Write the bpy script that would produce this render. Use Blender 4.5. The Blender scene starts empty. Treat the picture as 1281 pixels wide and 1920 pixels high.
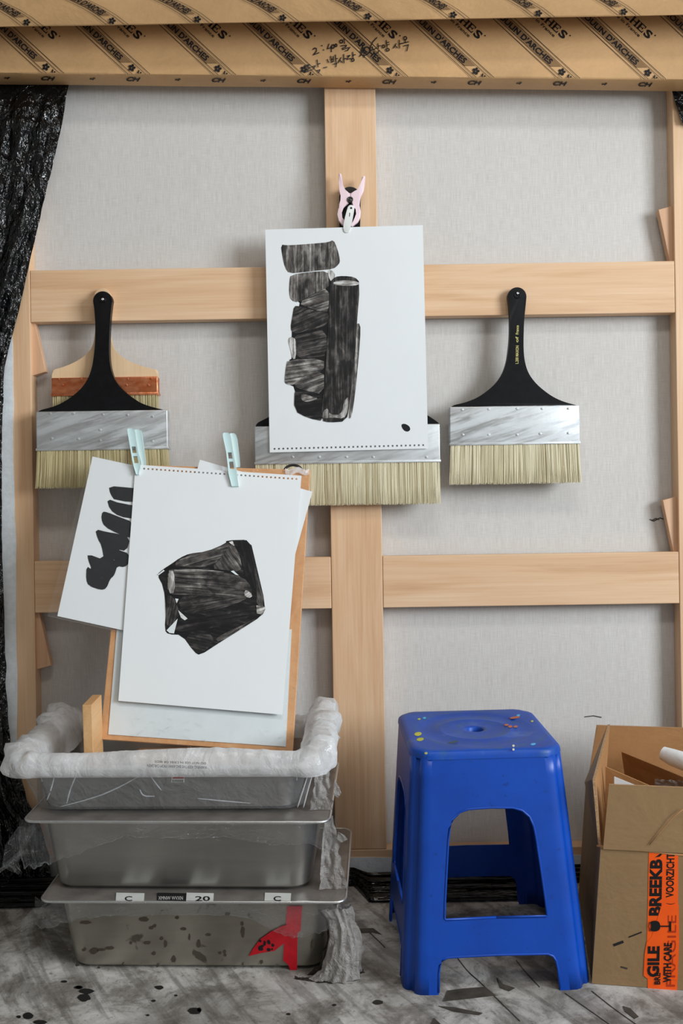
import bpy, bmesh, math, random
from mathutils import Matrix, Vector, noise
from mathutils.geometry import tessellate_polygon

random.seed(7)
scene = bpy.context.scene
COL = scene.collection

# ------------------------------------------------------------------ camera
F_PX = 1900.0                      # focal length in pixels of the 1281 x 1920 frame
PITCH = math.radians(4.0)
ROLL = math.radians(0.85)
DC = 2.185                         # distance camera -> back face of the big canvas
CAM = Vector((0.0, 0.0, 0.943))
XW = Vector((1, 0, 0))
FWD = Vector((0, math.cos(PITCH), -math.sin(PITCH)))
UPV = Vector((0, math.sin(PITCH), math.cos(PITCH)))
C_R = XW * math.cos(ROLL) - UPV * math.sin(ROLL)
C_U = XW * math.sin(ROLL) + UPV * math.cos(ROLL)

cam_data = bpy.data.cameras.new('camera')
cam_data.sensor_fit = 'VERTICAL'
cam_data.sensor_height = 36.0
cam_data.lens = 36.0 * F_PX / 1920.0
cam_data.clip_start = 0.05
cam = bpy.data.objects.new('camera', cam_data)
COL.objects.link(cam)
cam.matrix_world = Matrix(((C_R.x, C_U.x, -FWD.x, CAM.x),
                           (C_R.y, C_U.y, -FWD.y, CAM.y),
                           (C_R.z, C_U.z, -FWD.z, CAM.z),
                           (0, 0, 0, 1)))
scene.camera = cam

# ------------------------------------------------------------------ world, lights, exposure
world = bpy.data.worlds.new('world')
scene.world = world
world.use_nodes = True
world.node_tree.nodes['Background'].inputs[0].default_value = (0.75, 0.85, 1.0, 1)
world.node_tree.nodes['Background'].inputs[1].default_value = 0.15


def area(name, loc, target, sx, sy, power, color):
    d = bpy.data.lights.new(name, 'AREA')
    d.shape = 'RECTANGLE'
    d.size, d.size_y = sx, sy
    d.energy = power
    d.color = color
    o = bpy.data.objects.new(name, d)
    COL.objects.link(o)
    o.location = loc
    o.rotation_euler = (Vector(target) - Vector(loc)).to_track_quat('-Z', 'Y').to_euler()
    return o


# daylight from a window in the right-hand wall: the side bar's shadow on the linen falls to the left
area('window_right_offscreen', (3.26, -0.60, 1.90), (0.0, -0.60, 1.90), 2.2, 1.5, 350, (0.88, 0.95, 1.0))
# lamp under the ceiling in front of the canvas: the upper parcel and the cross bars throw short shadows downwards
area('ceiling_lamp_offscreen', (0.25, 0.45, 2.86), (0.25, 0.45, 0.0), 1.2, 0.4, 26, (1.0, 0.95, 0.88))

scene.view_settings.view_transform = 'Standard'
scene.view_settings.look = 'None'
scene.view_settings.gamma = 1.0
scene.view_settings.use_curve_mapping = False
scene.view_settings.exposure = -0.66
scene.cycles.transparent_max_bounces = 24

# ------------------------------------------------------------------ pixel helpers


def pix(px, py, d):
    """world point seen at a pixel, at axial depth d"""
    return CAM + FWD * d + C_R * ((px - 640.5) / F_PX * d) - C_U * ((py - 960.0) / F_PX * d)


def ray(px, py):
    return FWD + C_R * ((px - 640.5) / F_PX) - C_U * ((py - 960.0) / F_PX)


def hit(px, py, p0, n):
    r = ray(px, py)
    k = (p0 - CAM).dot(n) / r.dot(n)
    return CAM + r * k


def on_floor(px, py, z=0.0):
    return hit(px, py, Vector((0, 0, z)), Vector((0, 0, 1)))


# frame of the big leaning canvas: x right, y up its slope, z towards the camera
CV_O = CAM + FWD * DC
M_CV = Matrix(((1, UPV.x, -FWD.x, CV_O.x), (0, UPV.y, -FWD.y, CV_O.y), (0, UPV.z, -FWD.z, CV_O.z), (0, 0, 0, 1)))
M_CVI = M_CV.inverted()


def cv(px, py, t=0.0):
    """canvas-frame coordinates of a pixel on the plane t in front of the bar faces"""
    return M_CVI @ pix(px, py, DC - t)


def cvw(x, y, z):
    return M_CV @ Vector((x, y, z))


# ------------------------------------------------------------------ object helpers
ROOT_M = {}


def tag(o, label=None, cat=None, group=None, kind=None):
    if label:
        o['label'] = label
    if cat:
        o['category'] = cat
    if group:
        o['group'] = group
    if kind:
        o['kind'] = kind
    return o


def thing(name, M, label, cat, group=None):
    o = bpy.data.objects.new(name, None)
    o.empty_display_size = 0.05
    COL.objects.link(o)
    o.matrix_world = M
    ROOT_M[o.name] = M.copy()
    return tag(o, label, cat, group)


def root_of(o):
    while o.parent:
        o = o.parent
    return o


def mk(name, verts, faces, mat, parent=None, M=None, smooth=None, attrs=None, uvs=None):
    """verts in world space; the mesh is stored in its root's frame"""
    if parent is not None:
        Mr = ROOT_M[root_of(parent).name]
    else:
        Mr = M if M is not None else Matrix.Identity(4)
    Mi = Mr.inverted()
    me = bpy.data.meshes.new(name)
    me.from_pydata([tuple(Mi @ Vector(v)) for v in verts], [], faces)
    o = bpy.data.objects.new(name, me)
    COL.objects.link(o)
    if mat is not None:
        me.materials.append(mat)
    if parent is not None:
        o.parent = parent
    else:
        o.matrix_world = Mr
        ROOT_M[o.name] = Mr.copy()
    if attrs:
        for an, vals in attrs.items():
            a = me.attributes.new(an, 'FLOAT', 'POINT')
            a.data.foreach_set('value', vals)
    if uvs:
        lay = me.uv_layers.new(name='UVMap')
        for li, l in enumerate(me.loops):
            lay.data[li].uv = uvs[l.vertex_index]
    me.validate()
    if smooth is not None:
        me.shade_smooth()
        if smooth > 0:
            me.set_sharp_from_angle(angle=math.radians(smooth))
    me.update()
    return o


def bm_out(bm):
    bm.verts.ensure_lookup_table()
    bm.verts.index_update()
    v = [x.co.copy() for x in bm.verts]
    f = [[y.index for y in x.verts] for x in bm.faces]
    bm.free()
    return v, f


def box_geo(x0, x1, y0, y1, z0, z1, bev=0.0, seg=2):
    bm = bmesh.new()
    vs = [bm.verts.new((x, y, z)) for z in (z0, z1) for y in (y0, y1) for x in (x0, x1)]
    for q in ((0, 2, 3, 1), (4, 5, 7, 6), (0, 1, 5, 4), (2, 6, 7, 3), (0, 4, 6, 2), (1, 3, 7, 5)):
        bm.faces.new([vs[i] for i in q])
    if bev > 0:
        bmesh.ops.bevel(bm, geom=list(bm.edges), offset=bev, segments=seg, affect='EDGES', profile=0.5)
    return bm_out(bm)


def prism_geo(poly, z0, z1, bev=0.0, seg=2):
    """polygon in xy, between z0 and z1; only the z1 rim is bevelled"""
    a = sum(poly[i][0] * poly[(i + 1) % len(poly)][1] - poly[(i + 1) % len(poly)][0] * poly[i][1] for i in range(len(poly)))
    if a < 0:
        poly = poly[::-1]
    bm = bmesh.new()
    lo = [bm.verts.new((p[0], p[1], z0)) for p in poly]
    hi = [bm.verts.new((p[0], p[1], z1)) for p in poly]
    n = len(poly)
    bm.faces.new(lo[::-1])
    top = bm.faces.new(hi)
    for i in range(n):
        bm.faces.new((lo[i], lo[(i + 1) % n], hi[(i + 1) % n], hi[i]))
    if bev > 0:
        bmesh.ops.bevel(bm, geom=list(top.edges), offset=bev, segments=seg, affect='EDGES', profile=0.5, clamp_overlap=True)
    return bm_out(bm)


def xf(geo, M):
    return [M @ Vector(v) for v in geo[0]], geo[1]


def join(*geos):
    V, Fc = [], []
    for v, f in geos:
        b = len(V)
        V += list(v)
        Fc += [[i + b for i in q] for q in f]
    return V, Fc


def grid_geo(rows, closed=False):
    """rows: list of equally long point lists"""
    n = len(rows[0])
    V = [p for r in rows for p in r]
    Fc = []
    for j in range(len(rows) - 1):
        for i in range(n if closed else n - 1):
            k = (i + 1) % n
            Fc.append([j * n + i, j * n + k, (j + 1) * n + k, (j + 1) * n + i])
    return V, Fc


def tube_geo(path, r, n=8, caps=True):
    rows = []
    for i, p in enumerate(path):
        p = Vector(p)
        a = Vector(path[max(0, i - 1)])
        b = Vector(path[min(len(path) - 1, i + 1)])
        t = (b - a).normalized()
        u = t.cross(Vector((0, 0, 1)) if abs(t.z) < 0.9 else Vector((1, 0, 0))).normalized()
        w = t.cross(u)
        rr = r[i] if isinstance(r, (list, tuple)) else r
        rows.append([p + (u * math.cos(2 * math.pi * k / n) + w * math.sin(2 * math.pi * k / n)) * rr for k in range(n)])
    V, Fc = grid_geo(rows, True)
    if caps:
        Fc.append(list(range(n))[::-1])
        Fc.append([len(V) - n + k for k in range(n)])
    return V, Fc


def disc_poly(cx, cy, rx, ry=None, n=16, rot=0.0):
    ry = rx if ry is None else ry
    out = []
    for k in range(n):
        a = 2 * math.pi * k / n
        x, y = rx * math.cos(a), ry * math.sin(a)
        out.append((cx + x * math.cos(rot) - y * math.sin(rot), cy + x * math.sin(rot) + y * math.cos(rot)))
    return out


def smooth_poly(pts, it=2, closed=True):
    for _ in range(it):
        out = []
        n = len(pts)
        for i in range(n if closed else n - 1):
            a, b = pts[i], pts[(i + 1) % n]
            out.append((a[0] * .75 + b[0] * .25, a[1] * .75 + b[1] * .25))
            out.append((a[0] * .25 + b[0] * .75, a[1] * .25 + b[1] * .75))
        if not closed:
            out = [pts[0]] + out + [pts[-1]]
        pts = out
    return pts


def slab_px(poly, p0, n, off, th, inv=False):
    """polygon given in pixels, laid on the plane (p0, n), raised off above it, th thick towards n"""
    base = [hit(x, y, p0 + n * (off + th), n) for x, y in poly]
    ax = base[1] - base[0]
    ax = (ax - n * ax.dot(n)).normalized()
    ay = n.cross(ax)
    o = base[0]
    p2 = [((q - o).dot(ax), (q - o).dot(ay)) for q in base]
    M = Matrix(((ax.x, ay.x, n.x, o.x), (ax.y, ay.y, n.y, o.y), (ax.z, ay.z, n.z, o.z), (0, 0, 0, 1)))
    return p2, M


def slab(poly, p0, n, off, th, bev=0.0):
    p2, M = slab_px(poly, p0, n, off, th)
    return xf(prism_geo(p2, -th, 0, bev), M)


def flat(poly, p0, n, off):
    v = [hit(x, y, p0 + n * off, n) for x, y in poly]
    nn = Vector((0, 0, 0))
    for i in range(len(v)):
        nn += v[i].cross(v[(i + 1) % len(v)])
    f = list(range(len(v)))
    if nn.dot(n) < 0:
        f = f[::-1]
    return v, [f]


def ribbon_px(pts, w):
    """polyline in pixels -> list of quads (pixel polygons)"""
    out = []
    for a, b in zip(pts[:-1], pts[1:]):
        dx, dy = b[0] - a[0], b[1] - a[1]
        L = math.hypot(dx, dy) or 1e-6
        ex, ey = dx / L * w * .3, dy / L * w * .3
        nx, ny = -dy / L * w * .5, dx / L * w * .5
        out.append([(a[0] - ex + nx, a[1] - ey + ny), (b[0] + ex + nx, b[1] + ey + ny), (b[0] + ex - nx, b[1] + ey - ny), (a[0] - ex - nx, a[1] - ey - ny)])
    return out


def text_geo(s, bold=0.0):
    cu = bpy.data.curves.new('lettering', 'FONT')
    cu.body = s
    cu.size = 1.0
    cu.offset = bold
    cu.resolution_u = 3
    o = bpy.data.objects.new('lettering', cu)
    me = bpy.data.meshes.new_from_object(o)
    v = [(x.co.x, x.co.y) for x in me.vertices]
    f = [list(p.vertices) for p in me.polygons]
    bpy.data.objects.remove(o)
    bpy.data.curves.remove(cu)
    bpy.data.meshes.remove(me)
    x0 = min(p[0] for p in v)
    x1 = max(p[0] for p in v)
    return [((p[0] - x0) / (x1 - x0), p[1] / 0.73) for p in v], f


def text_px(s, p, u, up, bold=0.0):
    """text whose baseline runs from pixel p along vector u; cap height vector up -> list of pixel verts, faces"""
    v, f = text_geo(s, bold)
    return [(p[0] + a * u[0] + b * up[0], p[1] + a * u[1] + b * up[1]) for a, b in v], f


def flat_vf(vf, p0, n, off):
    v, f = vf
    w = [hit(x, y, p0 + n * off, n) for x, y in v]
    out = []
    for q in f:
        nn = (w[q[1]] - w[q[0]]).cross(w[q[2]] - w[q[0]])
        out.append(list(q) if nn.dot(n) >= 0 else list(q)[::-1])
    return w, out


# ------------------------------------------------------------------ materials


class NT:
    def __init__(self, name):
        self.m = bpy.data.materials.new(name)
        self.m.use_nodes = True
        self.t = self.m.node_tree
        self.b = self.t.nodes['Principled BSDF']
        self.out = self.t.nodes['Material Output']

    def n(self, typ, **kw):
        x = self.t.nodes.new(typ)
        for k, v in kw.items():
            setattr(x, k, v)
        return x

    def l(self, a, b):
        self.t.links.new(a, b)

    def coord(self, scale=(1, 1, 1), kind='Object', rot=(0, 0, 0)):
        tc = self.n('ShaderNodeTexCoord')
        mp = self.n('ShaderNodeMapping')
        if any(rot):              # turn first, then stretch
            mp.vector_type = 'TEXTURE'
            scale = tuple(1.0 / s for s in scale)
            rot = tuple(-r for r in rot)
        mp.inputs['Scale'].default_value = scale
        mp.inputs['Rotation'].default_value = rot
        self.l(tc.outputs[kind], mp.inputs['Vector'])
        return mp.outputs['Vector']

    def noise(self, vec, scale, detail=4, rough=0.55, dist=0.0):
        x = self.n('ShaderNodeTexNoise')
        x.inputs['Scale'].default_value = scale
        x.inputs['Detail'].default_value = detail
        x.inputs['Roughness'].default_value = rough
        x.inputs['Distortion'].default_value = dist
        self.l(vec, x.inputs['Vector'])
        return x.outputs['Fac']

    def ramp(self, fac, stops):
        x = self.n('ShaderNodeValToRGB')
        el = x.color_ramp.elements
        while len(el) < len(stops):
            el.new(0.5)
        for e, (p, c) in zip(el, stops):
            e.position = p
            e.color = (c[0], c[1], c[2], 1) if len(c) == 3 else c
        self.l(fac, x.inputs['Fac'])
        return x.outputs['Color']

    def mix(self, fac, a, b, mode='MIX'):
        x = self.n('ShaderNodeMix', data_type='RGBA', blend_type=mode)
        for sock, val in ((0, fac), (6, a), (7, b)):
            if hasattr(val, 'is_output'):
                self.l(val, x.inputs[sock])
            elif isinstance(val, (int, float)):
                x.inputs[sock].default_value = val
            else:
                x.inputs[sock].default_value = (val[0], val[1], val[2], 1)
        return x.outputs[2]

    def math(self, op, a, b=None):
        x = self.n('ShaderNodeMath', operation=op)
        for i, v in ((0, a), (1, b)):
            if v is None:
                continue
            if hasattr(v, 'is_output'):
                self.l(v, x.inputs[i])
            else:
                x.inputs[i].default_value = v
        return x.outputs[0]

    def bump(self, h, strength, dist=0.002):
        x = self.n('ShaderNodeBump')
        x.inputs['Strength'].default_value = strength
        x.inputs['Distance'].default_value = dist
        self.l(h, x.inputs['Height'])
        self.l(x.outputs['Normal'], self.b.inputs['Normal'])
        return x.outputs['Normal']

    def set(self, color=None, rough=None, metal=None, spec=None, **kw):
        if color is not None:
            if hasattr(color, 'is_output'):
                self.l(color, self.b.inputs['Base Color'])
            else:
                self.b.inputs['Base Color'].default_value = (color[0], color[1], color[2], 1)
        if rough is not None:
            if hasattr(rough, 'is_output'):
                self.l(rough, self.b.inputs['Roughness'])
            else:
                self.b.inputs['Roughness'].default_value = rough
        if metal is not None:
            self.b.inputs['Metallic'].default_value = metal
        if spec is not None:
            self.b.inputs['Specular IOR Level'].default_value = spec
        return self.m


def srgb(r, g, b):
    def f(c):
        c /= 255.0
        return c / 12.92 if c <= 0.04045 else ((c + 0.055) / 1.055) ** 2.4
    return (f(r), f(g), f(b))


def m_wood(name, axis, base, dark, light):
    t = NT(name)
    sc = [26, 26, 26]
    sc[axis] = 1.6
    v = t.coord(tuple(sc))
    n1 = t.noise(v, 1.0, 5, 0.6, 0.9)
    sc2 = [240, 240, 240]
    sc2[axis] = 5
    n2 = t.noise(t.coord(tuple(sc2)), 1.0, 2, 0.5)
    n3 = t.noise(t.coord((3, 3, 3)), 1.0, 2)
    c = t.ramp(n1, [(0.28, dark), (0.5, base), (0.72, light)])
    c = t.mix(0.24, c, t.ramp(n2, [(0.3, dark), (0.7, light)]))
    c = t.mix(t.math('MULTIPLY', n3, 0.35), c, light)
    t.bump(n2, 0.08)
    return t.set(c, 0.5)


WB = (srgb(222, 182, 143), srgb(198, 148, 104), srgb(234, 202, 168))
WOOD_X = m_wood('pale_wood_x', 0, *WB)
WOOD_Y = m_wood('pale_wood_y', 1, *WB)
WOOD_PLY = m_wood('plywood_wedge', 1, srgb(214, 170, 135), srgb(198, 152, 116), srgb(224, 184, 150))
WOOD_BLOCK = m_wood('block_wood', 1, srgb(212, 164, 112), srgb(190, 138, 86), srgb(224, 182, 134))
WOOD_BOARD = m_wood('board_wood', 1, srgb(208, 150, 98), srgb(186, 126, 74), srgb(220, 168, 118))
WOOD_NAT = m_wood('natural_handle_wood', 1, srgb(226, 190, 150), srgb(206, 168, 124), srgb(234, 202, 164))


def m_linen():
    t = NT('linen_canvas')
    wx = t.noise(t.coord((700, 30, 1)), 1.0, 2, 0.5)
    wy = t.noise(t.coord((40, 700, 1)), 1.0, 2, 0.5)
    big = t.noise(t.coord((1.5, 1.5, 1)), 1.0, 3)
    fine = t.noise(t.coord((160, 3, 1)), 1.0, 3, 0.6)
    w = t.math('ADD', t.math('MULTIPLY', wx, 0.6), t.math('MULTIPLY', wy, 0.4))
    c = t.ramp(w, [(0.3, srgb(188, 184, 180)), (0.5, srgb(207, 204, 202)), (0.7, srgb(222, 220, 219))])
    c = t.mix(0.2, c, t.ramp(fine, [(0.3, srgb(196, 190, 183)), (0.7, srgb(220, 217, 213))]))
    c = t.mix(0.2, c, t.ramp(big, [(0.3, srgb(202, 191, 179)), (0.7, srgb(217, 215, 212))]))
    t.bump(w, 0.25, 0.001)
    return t.set(c, 0.85, spec=0.2)


LINEN = m_linen()


def m_plain(name, color, rough=0.5, metal=0.0, spec=0.5, nscale=None, amt=0.12, bump=0.0, bscale=40):
    t = NT(name)
    c = color
    if nscale:
        nn = t.noise(t.coord(), nscale, 4)
        c = t.ramp(nn, [(0.3, tuple(x * (1 - amt) for x in color)), (0.7, tuple(min(1, x * (1 + amt)) for x in color))])
    if bump:
        t.bump(t.noise(t.coord(), bscale, 4), bump)
    return t.set(c, rough, metal, spec)


PAPER = m_plain('white_paper', srgb(230, 233, 235), 0.75, spec=0.2, nscale=9, amt=0.012, bump=0.1, bscale=14)
PAPER_GREY = m_plain('grey_white_pad', srgb(220, 226, 228), 0.6, spec=0.3, nscale=20, amt=0.03)
PRIMED = m_plain('primed_canvas_edge', srgb(222, 227, 231), 0.6, nscale=60, amt=0.08, bump=0.3, bscale=200)
BLACK_LACQUER = m_plain('black_lacquer', (0.005, 0.005, 0.006), 0.38, spec=0.2, nscale=80, amt=0.3, bump=0.04, bscale=150)
BLACK_PLASTIC_HW = m_plain('black_rubber', (0.01, 0.01, 0.011), 0.4)
GOLD_PRINT = m_plain('gold_lettering', srgb(200, 192, 120), 0.4)
INK_PRINT = m_plain('black_print', (0.012, 0.011, 0.012), 0.6, spec=0.2)
INK_BROWN = m_plain('brown_black_print', srgb(134, 104, 72), 0.7, spec=0.2)
MARKER = m_plain('marker_ink', (0.01, 0.009, 0.01), 0.5)
INK_FLAT = m_plain('flat_black_paint', srgb(26, 28, 31), 0.6, spec=0.2)
PINK = m_plain('pink_plastic', srgb(240, 214, 222), 0.35)
WHITE_PLASTIC = m_plain('white_plastic', srgb(226, 228, 226), 0.3)
MINT = m_plain('mint_plastic', srgb(204, 230, 231), 0.35)
STEEL_DARK = m_plain('dark_steel', (0.08, 0.08, 0.08), 0.35, 1.0)
BRIGHT_STEEL = m_plain('bright_screw_steel', (0.75, 0.75, 0.74), 0.25, 1.0)
WHITE_FOAM = m_plain('white_foam', srgb(232, 234, 236), 0.6, nscale=40, amt=0.05, bump=0.4, bscale=60)
RED_TAPE = m_plain('red_tape', srgb(178, 8, 28), 0.3, nscale=60, amt=0.15)
STICKER = m_plain('paper_sticker', srgb(205, 206, 202), 0.6, nscale=50, amt=0.08)
ORANGE_TAPE = m_plain('orange_tape', srgb(255, 92, 14), 0.35, nscale=30, amt=0.08)
ORANGE_DARK = m_plain('faded_tape_print', srgb(178, 50, 10), 0.4)


def m_silver(name, smear):
    t = NT(name)
    s = t.noise(t.coord((9, 90, 9), rot=(0, 0, -0.3)), 1.0, 5, 0.65, 0.4)
    w = t.noise(t.coord((5, 14, 5)), 1.0, 4, 0.6, 1.0)
    m = t.math('MULTIPLY', t.ramp(s, [(0.40, (0, 0, 0)), (0.58, (1, 1, 1))]), t.ramp(w, [(0.28, (0, 0, 0)), (0.55, (1, 1, 1))]))
    m = t.math('MULTIPLY', m, smear)
    c = t.mix(m, srgb(200, 202, 203), srgb(216, 221, 225))
    t.l(t.math('ADD', t.math('MULTIPLY', m, 0.35), 0.36), t.b.inputs['Roughness'])
    t.l(t.math('SUBTRACT', 0.78, t.math('MULTIPLY', m, 0.75)), t.b.inputs['Metallic'])
    t.bump(t.noise(t.coord((14, 14, 14)), 1.0, 4), 0.25, 0.003)
    return t.set(c)


SILVER = m_silver('aluminium_ferrule', 0.4)
SILVER_PAINTED = m_silver('paint_smeared_ferrule', 0.85)


def m_copper():
    t = NT('copper_ferrule')
    c = t.ramp(t.noise(t.coord((30, 60, 30)), 1.0, 4), [(0.35, srgb(206, 112, 70)), (0.65, srgb(240, 160, 118))])
    t.bump(t.noise(t.coord((40, 40, 40)), 1.0, 2), 0.3, 0.003)
    return t.set(c, 0.3, 0.9)


COPPER = m_copper()


def m_bristle(name, a, b, c):
    t = NT(name)
    at = t.n('ShaderNodeAttribute', attribute_name='shade')
    col = t.ramp(at.outputs['Fac'], [(0.0, a), (0.5, b), (1.0, c)])
    return t.set(col, 0.55, spec=0.35)


BRISTLE = m_bristle('bristle_pale', srgb(178, 162, 124), srgb(222, 212, 178), srgb(241, 235, 212))
BRISTLE_OCHRE = m_bristle('bristle_ochre', srgb(158, 140, 98), srgb(203, 189, 145), srgb(226, 217, 180))


def m_kraft(name, base, amt=0.12):
    t = NT(name)
    n1 = t.noise(t.coord((6, 9, 9)), 1.0, 5, 0.6, 0.4)
    n2 = t.noise(t.coord((160, 160, 160)), 1.0, 3)
    c = t.ramp(n1, [(0.3, tuple(x * (1 - amt) for x in base)), (0.7, tuple(min(1, x * (1 + amt)) for x in base))])
    c = t.mix(0.15, c, t.ramp(n2, [(0.35, tuple(x * 0.7 for x in base)), (0.65, base)]))
    t.bump(n1, 0.35, 0.012)
    return t.set(c, 0.6, spec=0.35)


KRAFT = m_kraft('kraft_wrapping_paper', srgb(196, 156, 110))
CARD = m_kraft('brown_cardboard', srgb(146, 117, 82), 0.06)
CARD_IN = m_kraft('cardboard_inside', srgb(170, 124, 80), 0.06)
CARD_EDGE = m_plain('corrugated_edge', srgb(178, 142, 104), 0.8, nscale=300, amt=0.35, bump=0.6, bscale=400)


def m_steel(name, base, stain, stained):
    t = NT(name)
    n1 = t.noise(t.coord((3, 3, 26)), 1.0, 4, 0.6)
    n2 = t.noise(t.coord((240, 240, 6)), 1.0, 2)
    sp = t.noise(t.coord((26, 26, 26)), 1.0, 3, 0.5, 0.4)
    c = t.ramp(n1, [(0.3, tuple(x * 0.82 for x in base)), (0.7, base)])
    if stained:
        msk = t.ramp(sp, [(0.64, (0, 0, 0)), (0.69, (1, 1, 1))])
        c = t.mix(t.math('MULTIPLY', msk, 0.7), c, stain)
        big = t.ramp(t.noise(t.coord((5, 5, 5)), 1.0, 4), [(0.45, (0, 0, 0)), (0.7, (1, 1, 1))])
        c = t.mix(t.math('MULTIPLY', big, 0.3), c, stain)
    t.l(t.math('ADD', t.math('MULTIPLY', n1, 0.18), 0.26), t.b.inputs['Roughness'])
    t.bump(n2, 0.03)
    return t.set(c, None, 0.82 if stained else 0.95)


STEEL_TOP = m_steel('tray_steel', srgb(176, 174, 170), (0, 0, 0), False)
STEEL_MID = STEEL_TOP
STEEL_LOW = m_steel('tray_steel_stained', srgb(176, 171, 160), srgb(66, 58, 48), True)
STEEL_LID = m_plain('film_covered_lid', srgb(128, 122, 117), 0.35, 0.35, 0.5, nscale=26, amt=0.25, bump=0.35, bscale=30)
STEEL_RIM = m_steel('polished_rim_steel', srgb(228, 228, 228), (0, 0, 0), False)


def m_film(name, tint, base_alpha, rough, bscale, bstr, milk):
    """thin plastic film: see-through, with gloss and creases; milk = share of white scatter"""
    t = NT(name)
    h = t.noise(t.coord(), bscale, 5, 0.65, 0.8)
    h2 = t.noise(t.coord(), bscale * 4.2, 3, 0.6, 1.2)
    hh = t.math('ADD', h, t.math('MULTIPLY', h2, 0.4))
    nrm = t.bump(hh, bstr, 0.012)
    tr = t.n('ShaderNodeBsdfTransparent')
    tr.inputs[0].default_value = (tint[0], tint[1], tint[2], 1)
    gl = t.n('ShaderNodeBsdfGlossy')
    gl.inputs['Roughness'].default_value = rough
    gl.inputs['Color'].default_value = (0.9, 0.93, 0.95, 1)
    t.l(nrm, gl.inputs['Normal'])
    lw = t.n('ShaderNodeLayerWeight')
    lw.inputs['Blend'].default_value = 0.35
    t.l(nrm, lw.inputs['Normal'])
    fac = t.math('ADD', t.math('MULTIPLY', t.math('POWER', lw.outputs['Facing'], 2.2), 0.42), base_alpha)
    mx = t.n('ShaderNodeMixShader')
    t.l(fac, mx.inputs[0])
    t.l(tr.outputs[0], mx.inputs[1])
    t.l(gl.outputs[0], mx.inputs[2])
    last = mx.outputs[0]
    if milk > 0:
        df = t.n('ShaderNodeBsdfDiffuse')
        df.inputs[0].default_value = (tint[0], tint[1], tint[2], 1)
        t.l(nrm, df.inputs['Normal'])
        tl = t.n('ShaderNodeBsdfTranslucent')
        tl.inputs[0].default_value = (tint[0], tint[1], tint[2], 1)
        mm = t.n('ShaderNodeMixShader')
        mm.inputs[0].default_value = 0.35
        t.l(df.outputs[0], mm.inputs[1])
        t.l(tl.outputs[0], mm.inputs[2])
        m2 = t.n('ShaderNodeMixShader')
        if milk < 1:
            v = t.ramp(hh, [(0.45, (milk * .75,) * 3), (0.85, (min(1, milk * 1.35),) * 3)])
            t.l(v, m2.inputs[0])
        else:
            m2.inputs[0].default_value = 1
        t.l(last, m2.inputs[1])
        t.l(mm.outputs[0], m2.inputs[2])
        last = m2.outputs[0]
    t.l(last, t.out.inputs['Surface'])
    return t.m


FILM = m_film('clear_cling_film', (0.98, 0.98, 0.98), 0.06, 0.07, 46, 1.0, 0.0)
FILM_FLAT = m_film('clear_wrap', (0.99, 0.99, 0.99), 0.015, 0.08, 26, 0.7, 0.02)
SLEEVE = m_film('clear_sleeve', (0.99, 0.99, 0.99), 0.02, 0.06, 9, 0.35, 0.03)
BAG = m_film('frosted_plastic_bag', (0.95, 0.955, 0.965), 0.07, 0.22, 9, 0.45, 0.56)
BAG_CLEAR = m_film('thin_bag_skirt', (0.93, 0.94, 0.96), 0.05, 0.2, 16, 0.7, 0.10)
FILM_GREY = m_film('dirty_grey_film', (0.50, 0.47, 0.45), 0.06, 0.12, 18, 0.9, 0.7)


def m_blackfilm():
    t = NT('black_plastic_sheet')
    h = t.noise(t.coord((22, 22, 12)), 1.0, 2, 0.5, 1.2)
    h2 = t.noise(t.coord((70, 70, 45)), 1.0, 2, 0.5, 1.6)
    t.bump(t.math('ADD', h, t.math('MULTIPLY', h2, 0.35)), 0.9, 0.02)
    return t.set((0.003, 0.0033, 0.0037), 0.1, spec=0.5)


BLACK_FILM = m_blackfilm()


def m_blackfold():
    t = NT('black_plastic_folds')
    h = t.noise(t.coord((5, 46, 60)), 1.0, 3, 0.55, 0.6)
    h2 = t.noise(t.coord((26, 120, 150)), 1.0, 2, 0.5, 0.6)
    t.bump(t.math('ADD', h, t.math('MULTIPLY', h2, 0.15)), 0.6, 0.02)
    return t.set((0.002, 0.0022, 0.0026), 0.1, spec=0.35)


BLACK_FOLD = m_blackfold()


def m_stool():
    t = NT('blue_stool_plastic')
    n = t.noise(t.coord((9, 9, 9)), 1.0, 4, 0.6)
    sc = t.noise(t.coord((70, 70, 70)), 1.0, 4, 0.65)
    c = t.ramp(n, [(0.3, srgb(2, 60, 154)), (0.7, srgb(4, 72, 176))])
    c = t.mix(t.ramp(sc, [(0.62, (0, 0, 0)), (0.75, (0.6, 0.6, 0.6))]), c, srgb(10, 36, 96))
    t.bump(sc, 0.04)
    return t.set(c, 0.36, spec=0.45)


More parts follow.
